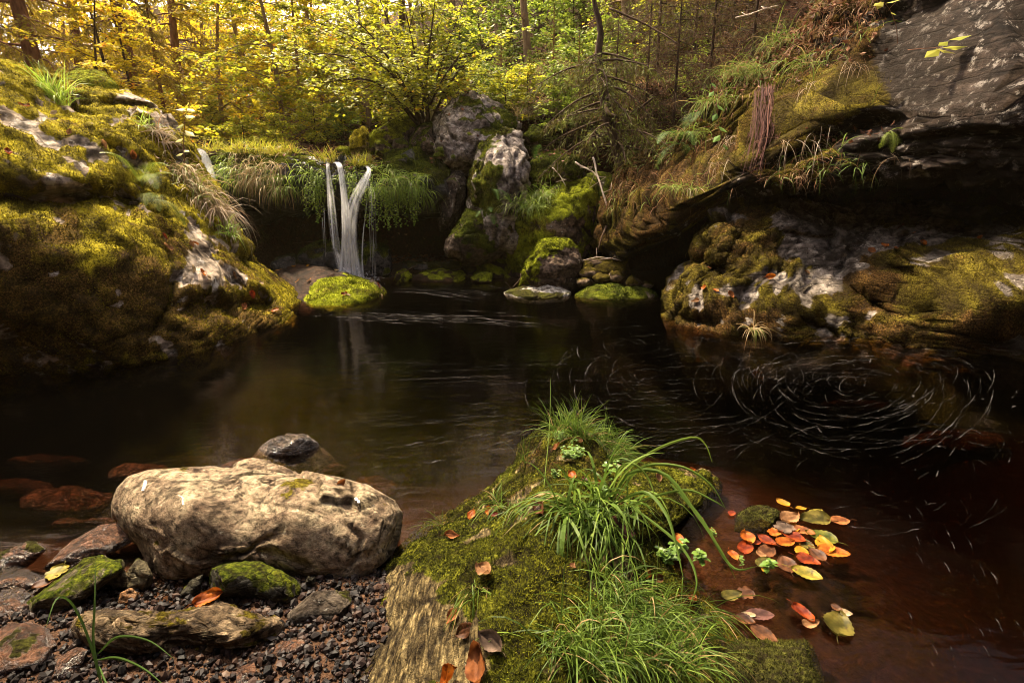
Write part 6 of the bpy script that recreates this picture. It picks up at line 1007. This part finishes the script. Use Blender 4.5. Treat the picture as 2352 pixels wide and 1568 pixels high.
# birch, bare forest trunks, leaning spruce
def trunk_tree(path, r, bark, name, label, leaf_m=None, nb=9, group=None, bl=1.2, ls=.07):
    A0 = np.array([at(*q) for q in path]); b0 = A0[0].copy(); b0[2] = float(th(b0[:1], b0[1:2])[0]) - .15
    P = spline(np.vstack([b0, A0]) if b0[2] < A0[0, 2] - .05 else A0, 20); e = empty(name, P[0], label, 'tree', group); tr, cr = MB(), MB(); tr.tube(P, np.linspace(r, r * .55, 20), 10); S, D, L = [], [], []
    for i in range(nb):
        u = rng.uniform(.3, 1) * 19; q = np.array([np.interp(u, range(20), P[:, k]) for k in range(3)]); a = rng.uniform(0, 6.28); c = limb(q, (cos(a), sin(a), .1), bl * rng.uniform(.4, 1), 5, .3, .12); tr.tube(c, np.linspace(r * .18 + .003, .002, 6), 4, cap=False)
        if leaf_m:
            for z in range(7): S.append(c[rng.integers(1, 6)]); D.append(rng.normal(size=3) * (1, 1, .3)); L.append(rng.uniform(.15, .4))
    tr.build('trunk', bark, e, True)
    if leaf_m: sprays(cr, None, np.array(S), np.array(D), np.array(L), 9, ls); cr.build('crown', leaf_m, e)
    return e
trunk_tree([(992, 282, 10.9), (985, 230, 10.95), (968, 140, 11), (960, 60, 11), (955, -20, 11), (948, -140, 11.1)], .055, BK_BIRCH, 'birch_tree', 'thin white barked birch standing among the hazel stems', LF_YG, 8)
for path, r, bk, lab in [([(1150, 90, 17), (1143, 40, 17), (1136, -30, 17), (1125, -160, 17)], .17, BK_BEECH, 'grey trunk on the red leaf slope left of the pair of saplings'), ([(1213, 140, 14.5), (1208, 70, 14.5), (1200, -20, 14.5), (1190, -160, 14.5)], .115, BK_BEECH, 'slim straight trunk between the two spruce saplings'), ([(1245, 70, 18), (1240, 0, 18), (1236, -120, 18)], .26, BK_DARK, 'thick dark trunk behind the slim straight one'), ([(1112, 50, 22), (1108, 0, 22), (1104, -100, 22)], .2, BK_BEECH, 'far grey trunk high on the red leaf slope'), ([(1440, 40, 13.5), (1436, 0, 13.5), (1430, -100, 13.5)], .13, BK_BEECH, 'short visible trunk at the top above the leaning spruce'), ([(1190, 60, 20), (1184, -40, 20), (1180, -120, 20)], .16, BK_DARK, 'dark far trunk between the grey and the slim trunk'), ([(880, 250, 17), (872, 150, 17), (860, 20, 17), (850, -100, 17)], .13, BK_BEECH, 'brown trunk seen through the hazel leaves'), ([(1045, 180, 18), (1040, 80, 18), (1036, -80, 18)], .15, BK_BEECH, 'trunk behind the right hand hazel stems'), ([(930, 230, 20), (925, 80, 20), (920, -80, 20)], .15, BK_DARK, 'dark trunk left of the birch'), ([(1340, 60, 16), (1335, 0, 16), (1330, -100, 16)], .15, BK_DARK, 'dark trunk left of the leaning spruce top')]:
    trunk_tree(path, r, bk, 'bare_trunk_tree', lab, None, 4, 'bare trunks on the hillside', .9)
P_ = np.array([at(*q) for q in [(1434, 420, 8.75), (1420, 350, 8.85), (1398, 280, 8.95), (1384, 200, 9.05), (1374, 130, 9.1), (1380, 70, 9.15), (1366, 10, 9.2), (1350, -100, 9.3)]])
def make_lean():
    tr, cr, b, l = spruce(1, .095, 30, .16, 1.25, 15, 11, .085, .8, .05, BK_DARK, ND_OLIVE, cone=False, path=P_ - P_[0], hang=.9, h1=.6); c = spline(np.array([at(*q) for q in [(1392, 240, 8.95), (1398, 262, 8.8), (1425, 268, 8.7), (1460, 255, 8.6), (1500, 225, 8.5)]]) - P_[0], 14); tr.tube(c, np.linspace(.04, .014, 14), 7); return tr, cr, b, l
plant_tree('lean', make_lean, P_[0], 0, 1, 'spruce_tree', 'curved dark spruce leaning over the overhang with drooping brownish boughs')
# young spruces and dry brown spruces on the slope
mky = lambda: spruce(1.7, .022, 40, .03, .75, 12, 9, .05, .1, .35, BK_SPR, ND_GREEN, hang=.15, nw=.16)
for i, (x, Y, s, lab) in enumerate([(1152, 12.6, .85, 'young green spruce left of the slim straight trunk'), (1268, 12.2, .9, 'young green spruce right of the slim straight trunk'), (1215, 11.6, .5, 'smallest young spruce below the slim straight trunk'), (1325, 10.5, .75, 'young spruce close to the curved spruce')]):
    plant_tree('young', mky, base(x, Y), i * 1.3, s, 'spruce_sapling', lab, 'sapling', 'young green spruces on the slope')
mkd = lambda: spruce(3.0, .035, 40, .02, 1.25, 14, 10, .07, .75, .1, BK_DARK, ND_BROWN, cone=False, hang=.7, nw=.14)
for i, (x, Y, s, lab) in enumerate([(1480, 9.6, .6, 'dry brown spruce right beside the curved spruce'), (1545, 9.3, .7, 'dry brown spruce bough thicket above the upper fern'), (1620, 9.6, .75, 'dry spruce thicket at the top behind the upper fern'), (1500, 10.8, .9, 'taller dry spruce behind the curved spruce'), (1710, 10.0, .75, 'dry brown spruce near the top of the dark slope'), (1580, 11.5, .9, 'dry spruce farther up the slope'), (1810, 10.2, .75, 'dark dry spruce before the overhang top'), (1410, 10.0, .5, 'small dry spruce behind the trunk of the curved spruce'), (1910, 10.0, .7, 'dry dark spruce at the top above the bare rock face'), (1660, 12, 1., 'dry spruce at the skyline of the slope'), (1440, 14, 1.0, 'dry spruce far up the slope behind the short trunk'), (1500, 13.5, 1.0, 'dry spruce far up the slope at the top centre right'), (1290, 18.5, 1.2, 'dark dry spruce on the upper slope behind the young spruces'), (1350, 9.6, .38, 'dry reddish brush at the foot of the curved spruce')]):
    plant_tree('dry', mkd, base(x, Y), i * 1.9, s, 'dry_spruce', lab, 'tree', 'dry brown spruces on the right slope', leaf_m=ND_OLIVE if i in (3, 5, 9) else None)
# leafy shrubs
mksh = lambda: broadleaf(1.2, .012, 26, .08, .75, 10, 10, .06, (.1, 0), .3, .4, .05, BK_DARK, LF_GREEN)
for i, (x, Y, s, g, lab) in enumerate([(1120, 11.2, .8, 0, 'green shrub right behind the large grey boulder'), (1165, 10.8, .8, 1, 'yellow green shrub below the left young spruce'), (1215, 10.6, .8, 1, 'leafy shrub below the slim straight trunk'), (1262, 10.4, .8, 0, 'green shrub under the right young spruce'), (1305, 10.0, .7, 0, 'bright green shrub left of the curved spruce'), (1335, 11.5, 1.1, 0, 'tall green shrub behind the curved spruce'), (1085, 12.2, 1., 1, 'shrub among the right hazel stems'), (1410, 11.8, 1.1, 0, 'bright leaved shrub just right of the curved trunk'), (1500, 12.5, 1.2, 1, 'yellowish shrub up the slope right of the curved trunk'), (1600, 13, 1.2, 1, 'yellow leaved shrub among the dry spruces'), (640, 11.6, .7, 1, 'low leafy shrub before the red leaf slope'), (715, 12, .8, 1, 'leafy shrub on the red leaf slope above the falls'), (560, 12, .8, 1, 'golden green shrub behind the ledge grass'), (790, 12.4, .7, 0, 'small green shrub left of the yellow mossy rock'), (1245, 9.5, .35, 0, 'little herb like shrub on the mossy rocks behind the slab'), (1290, 8.9, .33, 0, 'pink flowered leafy plant above the grassy boulder'), (1180, 9.6, .4, 1, 'small plant on top of the grey boulder'), (480, 13, .9, 1, 'golden shrub beside the head of the chute'), (1075, 15, 1.5, 0, 'green shrub high on the red leaf slope left of the grey trunk'), (1165, 15.5, 1.4, 0, 'green shrub at the foot of the grey trunk'), (1255, 16, 1.5, 0, 'green shrub high behind the right young spruce'), (1318, 15, 1.5, 0, 'dense green shrub high on the slope left of the curved trunk'), (1395, 14.5, 1.4, 1, 'yellow green shrub high on the slope right of the curved trunk'), (1110, 18, 1.6, 0, 'far green shrub near the top edge by the far grey trunk')]):
    plant_tree('shrub', mksh, base(x, Y) + (0, 0, -.03), i * 2.3, s, 'leafy_shrub', lab, 'shrub', 'leafy shrubs on the slope', leaf_m=LF_YG if g else None)
for i, (x, Y, n, L, mt, lab) in enumerate([(1230, 9.7, 300, .4, G_DRY, 'straw grass on the slope right of the grey boulder'), (1290, 9.5, 300, .4, G_DRY, 'dry grass bank behind the mossy rocks'), (1180, 10.6, 260, .4, G_DRY, 'straw grass behind the grey boulder'), (1250, 10.4, 260, .4, G_PALE, 'pale dry grass band below the young spruces'), (1320, 9.2, 200, .4, G_BRIGHT, 'green grass at the left foot of the curved spruce')]):
    q = base(x, Y); tuft(np.array([q + (dx, dy, 0) for dx, dy in ((-.3, 0), (0, .1), (.3, 0), (.15, -.2))]), n, L, .008, mt, lab, .22, (0, -.3, .9), .45, 1.2, 'grass on the slope behind the boulders')
# far forest beyond the trees: one mass
def forest():
    mb = MB(); n = 75000; x = rng.uniform(-36, 7, n); y = rng.uniform(24, 46, n); g = th(x, y); h = 17 * rng.random(n) ** .9; cl = fbm(np.stack([x * .45, y * .45, h * .45], -1), 3)
    k = cl > -.12 ; k &= ~((x > -2) & (h > 7)); px, py = proj(np.stack([x, y, g + h], -1)); k &= ~((np.abs(px - 312) < 14) & (py < 75) & (rng.random(n) < .9)); P = np.stack([x, y, g + h], -1)[k]; n = len(P)
    A = unit(rng.normal(size=(n, 3))); B = unit(np.cross(A, rng.normal(size=(n, 3)) + (0, -.6, .6))); mb.leaves(P, A, B, rng.uniform(.18, .34, n), rng.uniform(.10, .2, n), np.clip(.5 + .5 * fbm(P * .3, 3) + rng.normal(size=n) * .15, 0, 1), .15)
    n = 36000; x = rng.uniform(1, 18, n); y = rng.uniform(18, 25, n); g = th(x, y); zz = rng.uniform(7.2, 19, n); ce = fbm(np.stack([x * .5, y * .5, zz * .35], -1), 3); k = (zz > g + 2) & (ce > -.1) & (zz > 1.4 + .30 * y); P = np.stack([x, y, zz], -1)[k]; n = len(P)  # canopy above the frame, added to keep sky reflections off the near water
    A = unit(rng.normal(size=(n, 3))); B = unit(np.cross(A, rng.normal(size=(n, 3)) + (0, -.6, .6))); mb.leaves(P, A, B, rng.uniform(.2, .36, n), rng.uniform(.12, .22, n), rng.uniform(0, .6, n), .15)
    tag(mb.build('forest', LF_GOLD, None, origin=(0, 0, 0)), kind='stuff')
forest()
# ------------------------------------------------------------------ light, sky, camera
SUN_EL, SUN_AZ = radians(56), radians(-38)      # azimuth from +Y towards +X
sd = np.array([sin(SUN_AZ) * cos(SUN_EL), cos(SUN_AZ) * cos(SUN_EL), sin(SUN_EL)])
w = bpy.data.worlds.new('World'); bpy.context.scene.world = w; w.use_nodes = True; nt = w.node_tree; nt.nodes.clear()
sky = nt.nodes.new('ShaderNodeTexSky'); sky.sky_type = 'NISHITA'; sky.sun_disc = False; sky.sun_elevation = SUN_EL; sky.sun_rotation = SUN_AZ
sky.dust_density = 10.0; sky.air_density = .35; sky.ozone_density = 0.0
bg = nt.nodes.new('ShaderNodeBackground'); bg.inputs[1].default_value = .12; wo = nt.nodes.new('ShaderNodeOutputWorld')
nt.links.new(sky.outputs[0], bg.inputs[0]); nt.links.new(bg.outputs[0], wo.inputs[0])
sl = bpy.data.lights.new('sun', 'SUN'); sl.energy = 5.0; sl.angle = radians(3.0); sl.color = (1, .82, .55)
so = bpy.data.objects.new('sun', sl); COL.objects.link(so); so.location = tuple(sd * 30)
from mathutils import Vector
so.rotation_euler = Vector(tuple(-sd)).to_track_quat('-Z', 'Y').to_euler()
cd = bpy.data.cameras.new('camera'); cam = bpy.data.objects.new('camera', cd); COL.objects.link(cam)
cam.location = (0, 0, HC); cam.rotation_euler = (pi / 2 - PIT, 0, 0); cd.sensor_width = 36; cd.lens = 36 * FPX / 2352; cd.clip_end = 500; cd.clip_start = .05
m, nt = newmat('haze_air'); pv = nd(nt, 'VolumePrincipled', None, Color=(1., .84, .5), Density=.0004, Anisotropy=.5).outputs[0]; out(nt, None, pv)
V, Q = boxmesh(-63, 63, -17, 93, -5, 32)
hz = tag(mk('haze', V, Q, m, origin=(0, 0, 0)), kind='stuff')
sc = bpy.context.scene; sc.camera = cam
sc.view_settings.view_transform = 'Standard'; sc.view_settings.look = 'None'; sc.view_settings.exposure = 1.65; sc.view_settings.gamma = 1
sc.render.engine = 'CYCLES'; sc.cycles.pixel_filter_type = 'BLACKMAN_HARRIS'; sc.cycles.filter_width = 1.0
cy = sc.cycles; cy.max_bounces = 9; cy.diffuse_bounces = 8; cy.glossy_bounces = 3; cy.transmission_bounces = 4; cy.transparent_max_bounces = 16; cy.volume_bounces = 0; cy.use_denoising = True; cy.caustics_reflective = False; cy.caustics_refractive = False
for o in bpy.data.objects:
    if '_o' in o: del o['_o']
